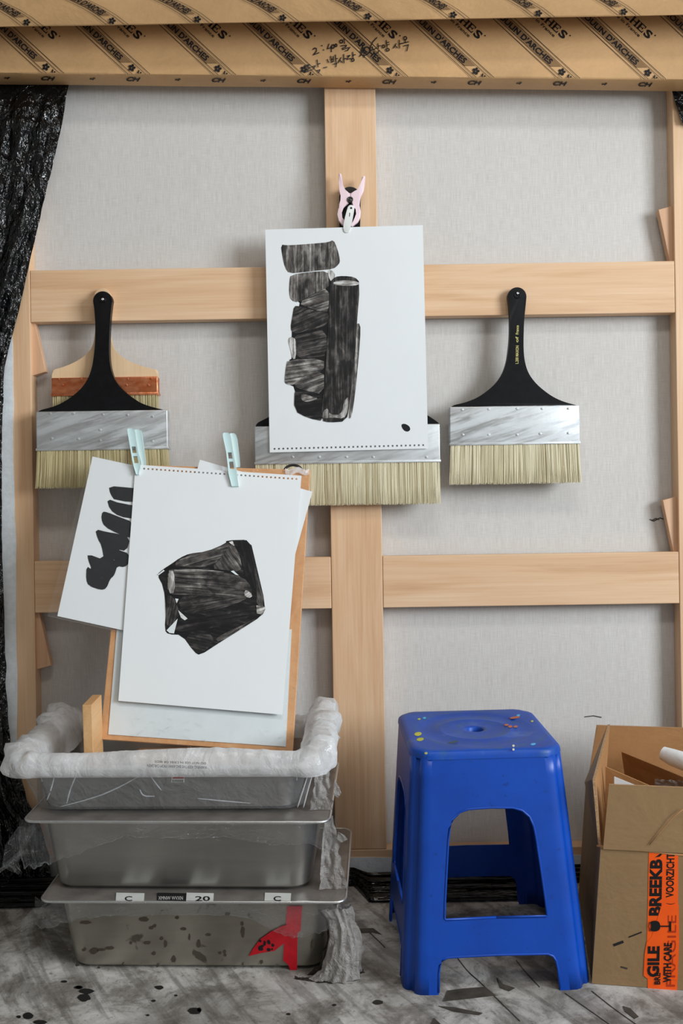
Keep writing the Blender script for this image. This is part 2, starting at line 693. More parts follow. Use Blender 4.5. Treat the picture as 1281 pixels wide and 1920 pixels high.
def m_stool_seat():
    t = NT('worn_blue_seat_plastic')
    n = t.noise(t.coord((14, 14, 14)), 1.0, 5, 0.65)
    sc = t.noise(t.coord((60, 16, 60)), 1.0, 4, 0.65)
    geo = t.n('ShaderNodeTexCoord')
    sep = t.n('ShaderNodeSeparateXYZ')
    t.l(geo.outputs['Object'], sep.inputs[0])
    r = t.math('SQRT', t.math('ADD', t.math('MULTIPLY', sep.outputs[0], sep.outputs[0]), t.math('MULTIPLY', sep.outputs[1], sep.outputs[1])))
    ring = t.math('SINE', t.math('MULTIPLY', r, 170.0))
    c = t.ramp(n, [(0.3, srgb(2, 60, 154)), (0.6, srgb(4, 72, 176)), (0.78, srgb(78, 112, 176))])
    m = t.math('MULTIPLY', t.ramp(sc, [(0.4, (0, 0, 0)), (0.7, (1, 1, 1))]), t.ramp(ring, [(0.3, (0.15,) * 3), (0.9, (0.75,) * 3)]))
    c = t.mix(m, c, srgb(44, 90, 128))
    gr = t.ramp(t.noise(t.coord((150, 40, 150)), 1.0, 3), [(0.66, (0, 0, 0)), (0.74, (0.7,) * 3)])
    c = t.mix(gr, c, srgb(60, 74, 70))
    t.bump(ring, 0.06)
    return t.set(c, 0.45, spec=0.4)


STOOL = m_stool()
STOOL_SEAT = m_stool_seat()


def m_floor():
    t = NT('worn_studio_floor')
    v = t.coord()
    big = t.noise(v, 2.6, 6, 0.62, 0.5)
    mid_ = t.noise(v, 11, 8, 0.72, 0.4)
    fine = t.noise(v, 70, 6, 0.75)
    stre = t.noise(t.coord((3, 30, 1), rot=(0, 0, 1.06)), 1.0, 5, 0.65, 0.3)
    c = t.ramp(mid_, [(0.30, srgb(84, 79, 73)), (0.44, srgb(140, 135, 129)), (0.52, srgb(176, 172, 167)), (0.66, srgb(204, 201, 197))])
    c = t.mix(t.math('MULTIPLY', t.ramp(big, [(0.46, (0, 0, 0)), (0.60, (1, 1, 1))]), 0.5), c, srgb(92, 86, 79))
    c = t.mix(t.math('MULTIPLY', t.ramp(stre, [(0.50, (0, 0, 0)), (0.60, (1, 1, 1))]), 0.5), c, srgb(84, 78, 72))
    c = t.mix(t.ramp(fine, [(0.56, (0, 0, 0)), (0.70, (0.8,) * 3)]), c, srgb(70, 64, 58))
    t.bump(t.math('ADD', mid_, t.math('MULTIPLY', fine, 0.4)), 0.4, 0.004)
    return t.set(c, 0.75, spec=0.25)


FLOOR = m_floor()
FLOOR_SHEET = None
WALL = m_plain('painted_wall', srgb(150, 147, 142), 0.85, nscale=3, amt=0.05)
CEIL = m_plain('grey_ceiling', srgb(150, 147, 142), 0.9, nscale=2, amt=0.03)
TORN = m_plain('torn_dark_layer', srgb(62, 55, 48), 0.85, nscale=40, amt=0.4, bump=0.5, bscale=90)
INK_SPOT = m_plain('dried_ink', (0.012, 0.012, 0.013), 0.4)


def m_ink(name):
    """dry brush ink: streaks along uv.x; edge attribute darkens the stroke rim; tone attribute sets lightness"""
    t = NT(name)
    uv = t.n('ShaderNodeUVMap', uv_map='UVMap')

    def mp(s):
        x = t.n('ShaderNodeMapping')
        x.inputs['Scale'].default_value = s
        t.l(uv.outputs[0], x.inputs['Vector'])
        return x.outputs[0]
    n1 = t.noise(mp((9, 200, 1)), 1.0, 4, 0.6, 0.2)
    n2 = t.noise(mp((34, 60, 1)), 1.0, 4, 0.6, 0.5)
    n3 = t.noise(mp((20, 620, 1)), 1.0, 2, 0.5)
    s = t.math('ADD', t.math('MULTIPLY', n1, 0.45), t.math('ADD', t.math('MULTIPLY', n2, 0.4), t.math('MULTIPLY', n3, 0.15)))
    tone = t.n('ShaderNodeAttribute', attribute_name='tone').outputs['Fac']
    edge = t.n('ShaderNodeAttribute', attribute_name='edge').outputs['Fac']
    s = t.math('MULTIPLY', t.math('SUBTRACT', s, 0.5), 2.6)
    x = t.math('SUBTRACT', t.math('ADD', s, tone), t.math('MULTIPLY', edge, 0.6))
    c = t.ramp(x, [(0.08, srgb(20, 20, 22)), (0.32, srgb(42, 40, 40)), (0.55, srgb(92, 87, 84)), (0.78, srgb(158, 154, 150)), (0.96, srgb(216, 216, 214))])
    return t.set(c, 0.6, spec=0.25)


INK = m_ink('brushed_ink')

# ================================================================== STRUCTURE
def shell(name, x0, x1, y0, y1, z0, z1, mat):
    g = box_geo(x0, x1, y0, y1, z0, z1)
    return tag(mk(name, g[0], g[1], mat), kind='structure')


floor = shell('floor', -2.3, 3.3, -2.6, 2.44, -0.08, 0.0, FLOOR)
shell('wall_back', -2.3, 3.3, 2.34, 2.44, 0.0, 2.9, WALL)
shell('wall_front', -2.3, 3.3, -2.7, -2.6, 0.0, 2.9, WALL)
shell('wall_left', -2.4, -2.3, -2.7, 2.44, 0.0, 2.9, WALL)
shell('wall_right', 3.3, 3.4, -2.7, 2.44, 0.0, 2.9, WALL)
shell('ceiling', -2.4, 3.4, -2.7, 2.44, 2.9, 3.0, CEIL)

# floor wear: torn dark patches and ink drops, real thin layers on the floor
FN = Vector((0, 0, 1))
FP = Vector((0, 0, 0))


def floor_patch(name, poly, mat, off=0.0004, th=0.0006):
    g = slab(poly, FP, FN, off, th)
    return mk(name, g[0], g[1], mat, floor)


floor_patch('torn_patch', [(839, 1857), (870, 1853), (910, 1850), (930, 1866), (880, 1872), (831, 1877)], TORN)
floor_patch('torn_patch', [(822, 1886), (850, 1888), (905, 1899), (898, 1903), (850, 1896)], TORN)
floor_patch('torn_patch', [(806, 1925), (814, 1908), (832, 1925)], TORN)
floor_patch('torn_patch', [(932, 1832), (944, 1845), (966, 1852), (955, 1858), (938, 1852)], TORN)
floor_patch('torn_patch', [(652, 1744), (668, 1741), (700, 1740), (716, 1752), (700, 1748), (660, 1750)], TORN)
floor_patch('torn_patch', [(1168, 1886), (1182, 1890), (1198, 1906), (1190, 1910), (1172, 1896)], TORN)
for pts in ([(858, 1796), (878, 1822), (902, 1842), (936, 1876), (975, 1914)], [(968, 1800), (985, 1822), (1012, 1850)],
            [(1060, 1862), (1100, 1890), (1150, 1925)], [(690, 1745), (708, 1762), (722, 1776)], [(1110, 1858), (1150, 1890), (1200, 1925)]):
    g = join(*[slab(q, FP, FN, 0.0003, 0.0006) for q in ribbon_px(smooth_poly(pts, 2, False), 1.3)])
    mk('floor_crack', g[0], g[1], TORN, floor)
for x, y, rx, ry in ((162, 1858, 14, 5), (158, 1870, 12, 7), (148, 1851, 5, 3), (148, 1851, 8, 3), (299, 1851, 8, 3.5), (53, 1904, 10, 6), (35, 1906, 4, 2.5),
                     (288, 1876, 4, 2), (365, 1895, 13, 6), (374, 1893, 4, 4), (541, 1901, 4, 2), (277, 1903, 3, 1.5), (709, 1879, 10, 4),
                     (75, 1916, 12, 4), (627, 1884, 4, 2), (330, 1866, 3, 1.5), (120, 1840, 6, 2)):
    poly = []
    for k in range(14):
        a = 2 * math.pi * k / 14
        w = 1 + 0.28 * noise.noise(Vector((x * .1 + math.cos(a) * 1.3, y * .1 + math.sin(a) * 1.3, 0)))
        poly.append((x + rx * w * math.cos(a), y + ry * w * math.sin(a)))
    floor_patch('ink_spot', poly, INK_SPOT)

# ================================================================== BIG CANVAS (seen from the back)
canvas = thing('stretched_canvas', Matrix.Translation(cvw(0, -0.79, 0)) @ M_CV.to_3x3().to_4x4(),
               'huge linen canvas on a pale wooden stretcher, leaning against the wall back side out', 'canvas')


def cbar(name, x0, x1, y0, y1, z0, z1, mat, bev=0.0015):
    g = xf(box_geo(x0, x1, y0, y1, z0, z1, bev), M_CV)
    return mk(name, g[0], g[1], mat, canvas)


def mid(*ps):
    return sum(ps) / len(ps)


xs_l = mid(cv(608, 150).x, cv(620, 960).x, cv(627, 1500).x)
xs_r = mid(cv(703, 150).x, cv(717, 960).x, cv(723, 1500).x)
yu_t = mid(cv(60, 507).y, cv(480, 500).y, cv(800, 496).y, cv(1265, 489).y)
yu_b = mid(cv(60, 605).y, cv(480, 598).y, cv(800, 592).y, cv(1265, 585).y)
yl_t = mid(cv(65, 1054).y, cv(620, 1043).y, cv(720, 1041).y, cv(1275, 1036).y)
yl_b = mid(cv(65, 1150).y, cv(620, 1141).y, cv(720, 1138).y, cv(1275, 1132).y)
xl_i = mid(cv(56, 600).x, cv(63, 1040).x, cv(68, 1300).x)
xl_o = xl_i - 0.070
xr_i = mid(cv(1261, 200).x, cv(1266, 590).x, cv(1276, 1100).x)
xr_o = xr_i + 0.070
yb_t = cv(900, 1590).y
yb_b = cv(640, 1646).y
y_top = cv(640, 60).y
TB = 0.042          # bar thickness
cbar('linen_panel', xl_o + .002, xr_o - .002, yb_b + .002, y_top + .05, -TB - .0025, -TB, LINEN, 0)
cbar('side_bar', xl_o, xl_i, yb_b, y_top, -TB + .0005, 0, WOOD_Y)
cbar('side_bar', xr_i, xr_o, yb_b, y_top, -TB + .0005, 0, WOOD_Y)
cbar('bottom_bar', xl_i + .0005, xr_i - .0005, yb_b, yb_t, -TB + .0005, 0, WOOD_X)
cbar('top_bar', xl_o, xr_o, y_top + .0005, y_top + .055, -TB + .0005, 0, WOOD_X)
cbar('centre_bar', xs_l, xs_r, yb_t + .0005, y_top - .0005, -TB + .010, -.0005, WOOD_Y)
for (a, b) in ((yu_b, yu_t), (yl_b, yl_t)):
    cbar('cross_bar', xl_i + .0006, xs_l - .0008, a, b, -TB + .010, -.0008, WOOD_X)
    cbar('cross_bar', xs_r + .0008, xr_i - .0006, a, b, -TB + .010, -.0008, WOOD_X)
# corner wedges slotted behind the side bars
for poly in ([(50, 603), (65, 603), (86, 697), (52, 707)], [(58, 1148), (73, 1148), (96, 1248), (62, 1257)],
             [(1235, 393), (1267, 384), (1270, 495), (1257, 495)], [(1243, 938), (1276, 929), (1279, 1040), (1264, 1040)]):
    p2 = [(cv(x, y, -.012).x, cv(x, y, -.012).y) for x, y in poly]
    g = xf(prism_geo(p2, -.030, -.012, .001), M_CV)
    mk('corner_wedge', g[0], g[1], WOOD_PLY, canvas)
# primed canvas folded over the outer edge of the stretcher
for side in ('left', 'bottom', 'right'):
    a, b = [], []
    N = 60
    for i in range(N + 1):
        s = i / N
        w = 0.0035 * noise.noise(Vector((s * 9, {'left': 0, 'bottom': 5, 'right': 9}[side], 0))) + 0.002 * noise.noise(Vector((s * 31, 2, 0)))
        if side == 'left':
            y = yb_b + s * (y_top - yb_b)
            a.append((xl_o - .001, y)); b.append((xl_o + .031 + w, y))
        elif side == 'right':
            y = yb_b + s * (y_top - yb_b)
            a.append((xr_o + .001, y)); b.append((xr_o - .031 + w, y))
        else:
            x = xl_o + .034 + s * (xr_o - xl_o - .068)
            a.append((x, yb_b - .001)); b.append((x, yb_b + .042 + w))
    g = xf(prism_geo(a + b[::-1], .0003, .0016), M_CV)
    mk('folded_canvas_edge', g[0], g[1], PRIMED, canvas)
# small mend in the linen
for pts in ([(1219, 974), (1226, 977), (1232, 974), (1238, 971), (1244, 973)], [(1222, 976), (1230, 972), (1236, 974)], [(1097, 1344), (1113, 1342), (1128, 1345)]):
    g = join(*[flat(q, CV_O + FWD * TB, -FWD, .0012) for q in ribbon_px(pts, 1.6)])
    mk('loose_thread', g[0], g[1], TORN, canvas)

# ================================================================== BLACK PLASTIC


def lerp_tab(tab, y):
    for (y0, x0), (y1, x1) in zip(tab[:-1], tab[1:]):
        if y <= y1:
            return x0 + (x1 - x0) * (y - y0) / (y1 - y0)
    return tab[-1][1]


EDGE_L = [(60, 142), (150, 130), (230, 117), (330, 94), (420, 72), (500, 54), (580, 36), (640, 20), (690, 8), (800, 4), (1000, 3), (1150, 8), (1300, 12),
          (1400, 20), (1450, 38), (1500, 50), (1530, 70), (1600, 92), (1660, 96)]
rows = []
NJ, NI = 240, 64
for j in range(NJ):
    y = 60 + (1655 - 60) * j / (NJ - 1)
    xr = lerp_tab(EDGE_L, y) + 2.2 * noise.noise(Vector((y * .03, 3, 0)))
    row = []
    for i in range(NI):
        u = i / (NI - 1)
        x = -150 + (xr + 150) * u
        q = (x - xr) * .035
        fold = abs(noise.noise(Vector((q * 1.0, y * .0035, 1)))) * 1.6 + .5 * abs(noise.noise(Vector((q * 2.6, y * .009, 7))))
        cr = noise.noise(Vector((x * .055, y * .045, 4))) + .6 * noise.noise(Vector((x * .13, y * .11, 9))) + .35 * noise.noise(Vector((x * .3, y * .25, 2)))
        t = .013 + .030 * fold * min(1, (1 - u) * 6 + .12) + .0045 * cr * min(1, (1 - u) * 8 + .25) + .02 * max(0, (y - 1350) / 300)
        k_ = min(1, max(0, (y - 160) / 70))
        row.append(pix(x, y, DC - max(.0025, .0045 + (max(.006, t) - .0045) * k_)))
    rows.append(row)
g = grid_geo(rows)
sheet = mk('plastic_sheet', g[0], g[1], BLACK_FILM, M=Matrix.Translation(pix(-60, 1650, DC - .03)), smooth=0)
tag(sheet, 'crinkled glossy black plastic sheet hanging over the left edge of the canvas', 'plastic sheet')

rows = []
for j in range(40):
    y = 90 + (232 - 90) * j / 39
    xl = 1256 + max(0, (y - 150)) ** 1.25 * .10 if y > 150 else 1256
    row = []
    for i in range(30):
        u = i / 29
        x = xl + (1420 - xl) * u
        cr = noise.noise(Vector((x * .06, y * .05, 14))) + .6 * noise.noise(Vector((x * .14, y * .12, 19)))
        k_ = min(1, max(0, (y - 178) / 45))
        row.append(pix(x, y, DC - (.0045 + (.008 + .02 * u + .004 * cr) * k_)))
    rows.append(row)
g = grid_geo(rows)
tag(mk('plastic_sheet', g[0], g[1], BLACK_FILM, M=Matrix.Translation(pix(1330, 232, DC - .02)), smooth=0),
    'small black plastic corner peeking out below the wrapped parcels at the right bar', 'plastic sheet')

# layered black plastic lying along the foot of the canvas
rows = []
prof = [(.004, .012), (.012, .020), (.022, .026), (.030, .031), (.040, .034), (.047, .033), (.045, .030), (.058, .029), (.066, .026), (.063, .023), (.076, .021),
        (.086, .018), (.083, .015), (.096, .013), (.106, .008), (.110, .004), (.106, .001), (.02, .001)]
pr2 = []
for (a, b), (c, d) in zip(prof[:-1], prof[1:]):
    for k in range(3):
        pr2.append((a + (c - a) * k / 3, b + (d - b) * k / 3))
pr2.append(prof[-1])
y_foot = on_floor(640, 1649).y
for k, (pt, pz) in enumerate(pr2):
    row = []
    for i in range(260):
        x = -0.98 + 1.95 * i / 259
        w = noise.noise(Vector((x * 2.2, k * .5, 0))) * .004 + noise.noise(Vector((x * 14, k * .9, 3))) * .0016
        left = max(0, (-x - .55)) * .12
        z = max(.0012, pz * (1 + 1.6 * left) + (w if .003 < pz < .033 else 0) * (1 if pz > .006 else .2))
        # squeezed thinner behind the tray stack and the cardboard box
        s1 = min(1, max(0, (x + .62) / .05)) * min(1, max(0, (.045 - x) / .03))
        s2 = min(1, max(0, (x - .42) / .04))
        sq = 1 - .72 * max(s1, s2)
        row.append(Vector((x, y_foot - .006 - max(.004, (pt * (1 + left) + w * .8) * sq), z)))
    rows.append(row)
g = grid_geo(rows)
tag(mk('folded_plastic_sheet', g[0], g[1], BLACK_FOLD, M=Matrix.Translation((0, y_foot - .05, 0)), smooth=0),
    'long black plastic sheet folded in layers along the foot of the canvas', 'plastic sheet')

# ================================================================== WRAPPED PARCELS AT THE TOP


def parcel_frame(pl, pr, d):
    a = pix(pl[0], pl[1], d)
    b = pix(pr[0], pr[1], d)
    return a, b, (b - a).normalized()


def extrude_profile(a, ax, up, nv, prof, x0, x1, nseg=60, wob=0.0):
    rows = []
    for i in range(nseg + 1):
        x = x0 + (x1 - x0) * i / nseg
        row = []
        for k, (pz, pt) in enumerate(prof):
            w = wob * noise.noise(Vector((x * 5, k * .8, 3)))
            row.append(a + ax * x + up * (pz + w * .5) + nv * (pt + w))
        rows.append(row)
    V, Fc = grid_geo(rows, True)
    n = len(prof)
    Fc.append(list(range(n)))
    Fc.append([nseg * n + k for k in range(n)][::-1])
    return V, Fc


def flower_px(cx, cy, r, rot=0.0):
    out = []
    for k in range(5):
        a = rot + 2 * math.pi * k / 5
        out.append(disc_poly(cx + r * .58 * math.cos(a), cy + r * .58 * math.sin(a), r * .42, r * .34, 8, a))
    return out


def serif_word(p, ang, cap, adv):
    """ARCHES in heavy serif capitals along a slanted baseline, in pixels"""
    ca, sa = math.cos(ang), math.sin(ang)

    def w(x, y):
        return (p[0] + x * ca + y * sa, p[1] + x * sa - y * ca)
    polys, vfs = [], []

    def rect(x0, x1, y0, y1):
        polys.append([w(x0, y0), w(x1, y0), w(x1, y1), w(x0, y1)])
    c = cap
    for i, ch in enumerate('ARCHES'):
        o = i * adv
        W = adv * .82
        if ch == 'H':
            for x in (0.0, W - c * .24):
                rect(o + x, o + x + c * .24, 0, c)
                rect(o + x - c * .1, o + x + c * .34, 0, c * .09)
                rect(o + x - c * .1, o + x + c * .34, c * .91, c)
            rect(o, o + W, c * .45, c * .56)
        elif ch == 'E':
            rect(o + c * .05, o + c * .3, 0, c)
            rect(o - c * .05, o + W, 0, c * .12)
            rect(o - c * .05, o + W * .95, c * .88, c)
            rect(o, o + W * .7, c * .45, c * .56)
            rect(o + W - c * .1, o + W, 0, c * .32)
            rect(o + W * .95 - c * .1, o + W * .95, c * .70, c)
            rect(o + W * .66, o + W * .66 + c * .09, c * .34, c * .68)
        else:
            v, f = text_geo(ch, 0.03)
            vfs.append(([w(o + a * W, b * c) for a, b in v], f))
    polys.append(disc_poly(*w(6 * adv + 1.5, c * .95), 1.4, 1.4, 8))
    return polys, vfs


FP_D = 2.118
pa, pb, pax = parcel_frame((0, 137), (1281, 149.5), FP_D)
pup = (UPV - pax * UPV.dot(pax)).normalized()
pnv = pax.cross(pup)
if pnv.dot(FWD) > 0:
    pnv = -pnv
parcel = thing('wrapped_parcel', Matrix.Translation(pa + pax * .7 - pnv * .03),
               'long flat parcel in printed kraft paper with handwriting on it, below the overhanging parcel', 'parcel')
PT = 0.060
prof = [(.0045, 0), (.0012, -.0012), (0, -.0045), (0, -PT + .003), (.003, -PT), (.20, -PT), (.203, -PT + .004), (.203, -.004), (.20, 0), (.1, .0012), (.05, .0008)]
g = extrude_profile(pa, pax, pup, pnv, prof, -.45, 1.86, 120, .0012)
mk('kraft_wrapper', g[0], g[1], KRAFT, parcel, smooth=50)
PP0 = pa + pup * .05
bits, bits_brown = [], []
ang = math.radians(42.5)
dx, dy = math.cos(ang), math.sin(ang)
for k in range(-1, 8):
    x0 = 137 + 159.6 * k            # left outline of the band where the upper parcel's edge crosses it
    yt, yb_ = 20.0, 137.0 + (x0 / 1281) * 12.5 + .6
    sl = dx / dy

    def bx(off, y):
        return x0 + off + (y - 45) * sl
    for off, wd in ((0, 1.0), (8, .9), (33, .9), (41, 1.0)):
        bits.append(flat([(bx(off, yt), yt), (bx(off + wd * 1.5, yt), yt), (bx(off + wd * 1.5, yb_), yb_), (bx(off, yb_), yb_)], PP0, pnv, .0022))
    # dark strip with pale-gap lettering, then the flower
    y1 = yb_ - 22
    bits_brown.append(flat([(bx(11, yt), yt), (bx(31, yt), yt), (bx(31, y1), y1), (bx(11, y1 - 0), y1)], PP0, pnv, .0016))
    L = (y1 - 4 - 24) / dy
    base = (bx(13.5, 24), 24)
    v, f = text_px("MOULIN D'ARCHES", base, (dx * L, dy * L), (dy * 10.5, -dx * 10.5), .025)
    bits.append(flat_vf((v, f), PP0, pnv, .0024))
    fx, fy = bx(21, yb_ - 12), yb_ - 12
    for q in flower_px(fx, fy, 7.2):
        bits.append(flat(q, PP0, pnv, .0022))
    for q in (flower_px(fx + 14, fy + 8.5, 4.5, .4)[:4]):
        if max(p[1] for p in q) < yb_:
            bits.append(flat(q, PP0, pnv, .0022))
    # maker's word between the bands
    wp = (x0 + 50 - 2, 6 + 1 - k * .2)
    polys, vfs = serif_word(wp, ang, 14.5, 17.2)
    for q in polys:
        bits.append(flat(q, PP0, pnv, .0022))
    for vf in vfs:
        bits.append(flat_vf(vf, PP0, pnv, .0022))
    v, f = text_px('Made in France', (x0 + 46, 18 - k * .2), (dx * 78, dy * 78), (dy * 6, -dx * 6), .01)
    bits.append(flat_vf((v, f), PP0, pnv, .0022))
# print that wraps round to the narrow underside
un = -pup
for k in range(-1, 8):
    x0 = 175 + 160 * k
    yu = 141 + x0 / 1281 * 13.2
    for q in flower_px(x0 - 2, yu + 5, 6)[:3]:
        bits.append(flat([(a, yu + 4.5 + (b - yu - 5) * .5) for a, b in q], pa, un, .0016))
    v, f = text_px('CH', (x0 + 60, yu + 9), (24, 1), (5, -7), .04)
    bits.append(flat_vf((v, f), pa, un, .0016))
g = join(*bits)
mk('printed_pattern', g[0], g[1], INK_PRINT, parcel)
for g in bits_brown:
    mk('printed_band', g[0], g[1], INK_BROWN, parcel)

# handwriting in black marker


def Z(pts):
    return [(560 + x * .1874, 40 + y * .1874) for x, y in pts]


def loop(cx, cy, r, ry=None):
    return disc_poly(cx, cy, r, ry, 10) + [(cx + r, cy)]


HAND = [[(145, 282), (160, 266), (180, 272), (180, 298), (150, 335), (205, 313)], [(232, 240), (238, 246)], [(248, 282), (254, 288)],
        [(305, 226), (290, 275), (330, 262)], [(326, 250), (330, 305)], loop(345, 252, 13, 20), loop(375, 240, 10, 14),
        loop(428, 202, 15, 16), [(455, 175), (462, 222)], [(425, 246), (480, 238), (474, 256), (440, 268), (445, 282), (500, 262)], [(468, 296), (492, 290), (515, 258)],
        [(65, 440), (112, 432), (80, 462)], [(100, 456), (122, 466)], [(98, 470), (92, 502)], [(75, 506), (136, 484)],
        [(140, 452), (168, 444), (150, 478)], [(185, 385), (196, 456)], [(193, 428), (216, 422)], [(185, 492), (216, 484), (200, 516)], [(250, 464), (285, 457)],
        [(288, 380), (302, 412)], [(322, 348), (332, 412)], [(348, 350), (348, 404)], [(326, 382), (348, 376)], [(330, 408), (350, 402)],
        [(370, 335), (376, 412)], [(375, 376), (392, 370)], [(350, 428), (382, 420), (374, 456)], [(427, 362), (395, 416)], [(414, 388), (438, 410)],
        [(452, 330), (456, 416)], [(455, 376), (474, 370)], [(488, 346), (516, 340), (496, 362)], [(490, 366), (486, 380), (524, 370)],
        [(543, 308), (546, 370)], [(545, 338), (570, 333)], loop(543, 386, 14, 14),
        [(622, 318), (640, 260)], [(622, 296), (652, 288), (612, 352)], [(650, 262), (656, 362)], [(655, 306), (690, 330), (660, 345)], [(628, 330), (646, 340)],
        [(785, 162), (745, 205), (718, 260), (714, 312)], [(738, 252), (748, 286), (778, 268)], [(794, 222), (800, 272)], [(799, 248), (820, 243)],
        [(755, 300), (764, 326), (796, 312), (808, 288)], loop(850, 250, 13, 15), [(878, 190), (886, 262)], [(884, 214), (906, 208)], [(886, 236), (908, 230)],
        loop(892, 284, 17, 13), [(978, 222), (950, 268)], [(968, 242), (988, 264)], [(1008, 188), (1012, 268)], [(1010, 226), (1034, 220)],
        loop(1068, 168, 16, 16), [(1068, 188), (1070, 214)], [(1034, 222), (1102, 204)], [(1056, 246), (1100, 234), (1084, 296)]]
hb = []
for s in HAND:
    for q in ribbon_px(Z(s), 1.75):
        hb.append(flat(q, PP0, pnv, .0030))
g = join(*hb)
mk('handwriting', g[0], g[1], MARKER, parcel)

# upper parcel, nearer to the camera and overhanging
UD = 2.03
ua, ub, uax = parcel_frame((0, 50.5), (1281, 28), UD)
uup = (UPV - uax * UPV.dot(uax)).normalized()
unv = uax.cross(uup)
if unv.dot(FWD) > 0:
    unv = -unv
upper = thing('wrapped_parcel', Matrix.Translation(ua + uax * .65 - unv * .02),
              'uppermost kraft paper parcel with diagonal printed bands, overhanging the handwritten one', 'parcel')
TILT = math.radians(33)
ct, st = math.cos(TILT), math.sin(TILT)
prof = [(.003, .0010), (.001, -.0006), (.001, -.003), (.045, -.078), (.05, -.08), (.17, -.08), (.175, -.075), (.175, .10), (.165, .112), (.150, .1105 - .005)]
for s in (.14, .10, .06, .03):
    prof.append((s * ct * 1.15, s * st * 1.15))
g = extrude_profile(ua, uax, uup, unv, prof, -.45, 1.86, 120, .001)
mk('kraft_wrapper', g[0], g[1], KRAFT, upper, smooth=50)
UN = (unv * ct - uup * st).normalized()
UP0 = ua
bits, bits_brown = [], []
for k in range(-1, 9):
    x0 = 122 + 160 * k
    ye = 50.5 - (x0 + 90) / 1281 * 22.5 - 1.5
    # bands run flatter here because the face leans towards the viewer
    curve = [(0, -12.0), (24, 0.0), (55, 15), (78, 29), (100, 46)]

    def bpt(off, s):
        i = min(int(s * 4), 3)
        q = s * 4 - i
        a, b = curve[i], curve[i + 1]
        return (x0 - 24 + a[0] + (b[0] - a[0]) * q + off, a[1] + (b[1] - a[1]) * q - (x0 / 1281) * 22.5 + 2)
    for off in (0, 8, 34, 42):
        for s in range(16):
            q = [bpt(off, s / 16), bpt(off + 1.4, s / 16), bpt(off + 1.4, (s + 1) / 16), bpt(off, (s + 1) / 16)]
            bits.append(flat(q, UP0, UN, .0020))
    q0 = bpt(0, 0)
    for off in (0, 8, 34, 42):
        bits.append(flat([(q0[0] + off - 150, q0[1] - 78), (q0[0] + off - 148.6, q0[1] - 78), (q0[0] + off + 1.4, q0[1]), (q0[0] + off, q0[1])], UP0, UN, .0020))
    bits_brown.append(flat([(q0[0] + 11 - 150, q0[1] - 78), (q0[0] + 31 - 150, q0[1] - 78), (q0[0] + 31, q0[1]), (q0[0] + 11, q0[1])], UP0, UN, .0014))
    bits_brown.append(flat([bpt(11, s / 16) for s in range(13)] + [bpt(31, s / 16) for s in range(12, -1, -1)], UP0, UN, .0014))
    v, f = text_geo("MOULIN D'ARCHES", .02)
    vv = []
    for a, b in v:
        p = bpt(14, a * .72 + .02)
        vv.append((p[0] + b * 11, p[1] - b * 6.0))
    bits.append(flat_vf((vv, f), UP0, UN, .0022))
    c = bpt(21, .90)
    for q in flower_px(c[0], c[1], 7):
        bits.append(flat(q, UP0, UN, .0020))
    polys, vfs = serif_word((x0 - 130, -46 - k * 2.8), math.radians(29), 12, 16)
    for q in polys:
        bits.append(flat(q, UP0, UN, .0020))
    for vf in vfs:
        bits.append(flat_vf(vf, UP0, UN, .0020))
g = join(*bits)
mk('printed_pattern', g[0], g[1], INK_PRINT, upper)
for g in bits_brown:
    mk('printed_band', g[0], g[1], INK_BROWN, upper)
# wall brackets that carry the parcels, beyond both ends of the canvas
for bxx, lab in ((-1.08, 'steel shelf bracket carrying the parcels beyond the black plastic'), (1.06, 'steel shelf bracket carrying the parcels beyond the right canvas bar')):
    zb = min((pa + pax * (bxx - pa.x)).z, (ua + uax * (bxx - ua.x)).z)
    b = thing('shelf_bracket', Matrix.Translation((bxx, 2.33, zb - .1)), lab, 'bracket', 'brackets under the parcels')
    zz = (pa + pax * (bxx - pa.x)).z
    g = box_geo(bxx - .015, bxx + .015, 1.86, 2.34, zz - .028, zz - .010, .002)
    mk('arm', g[0], g[1], STEEL_DARK, b)
    g = box_geo(bxx - .015, bxx + .015, 2.325, 2.34, zz - .25, zz + .1, .002)
    mk('upright', g[0], g[1], STEEL_DARK, b)
    yy = (ua - unv * .07).y
    zu = (ua + uax * (bxx - ua.x)).z
    g = box_geo(bxx - .012, bxx + .012, 1.88, 1.90, zz - .010, zu - .0, .002)
    mk('peg', g[0], g[1], STEEL_DARK, b)

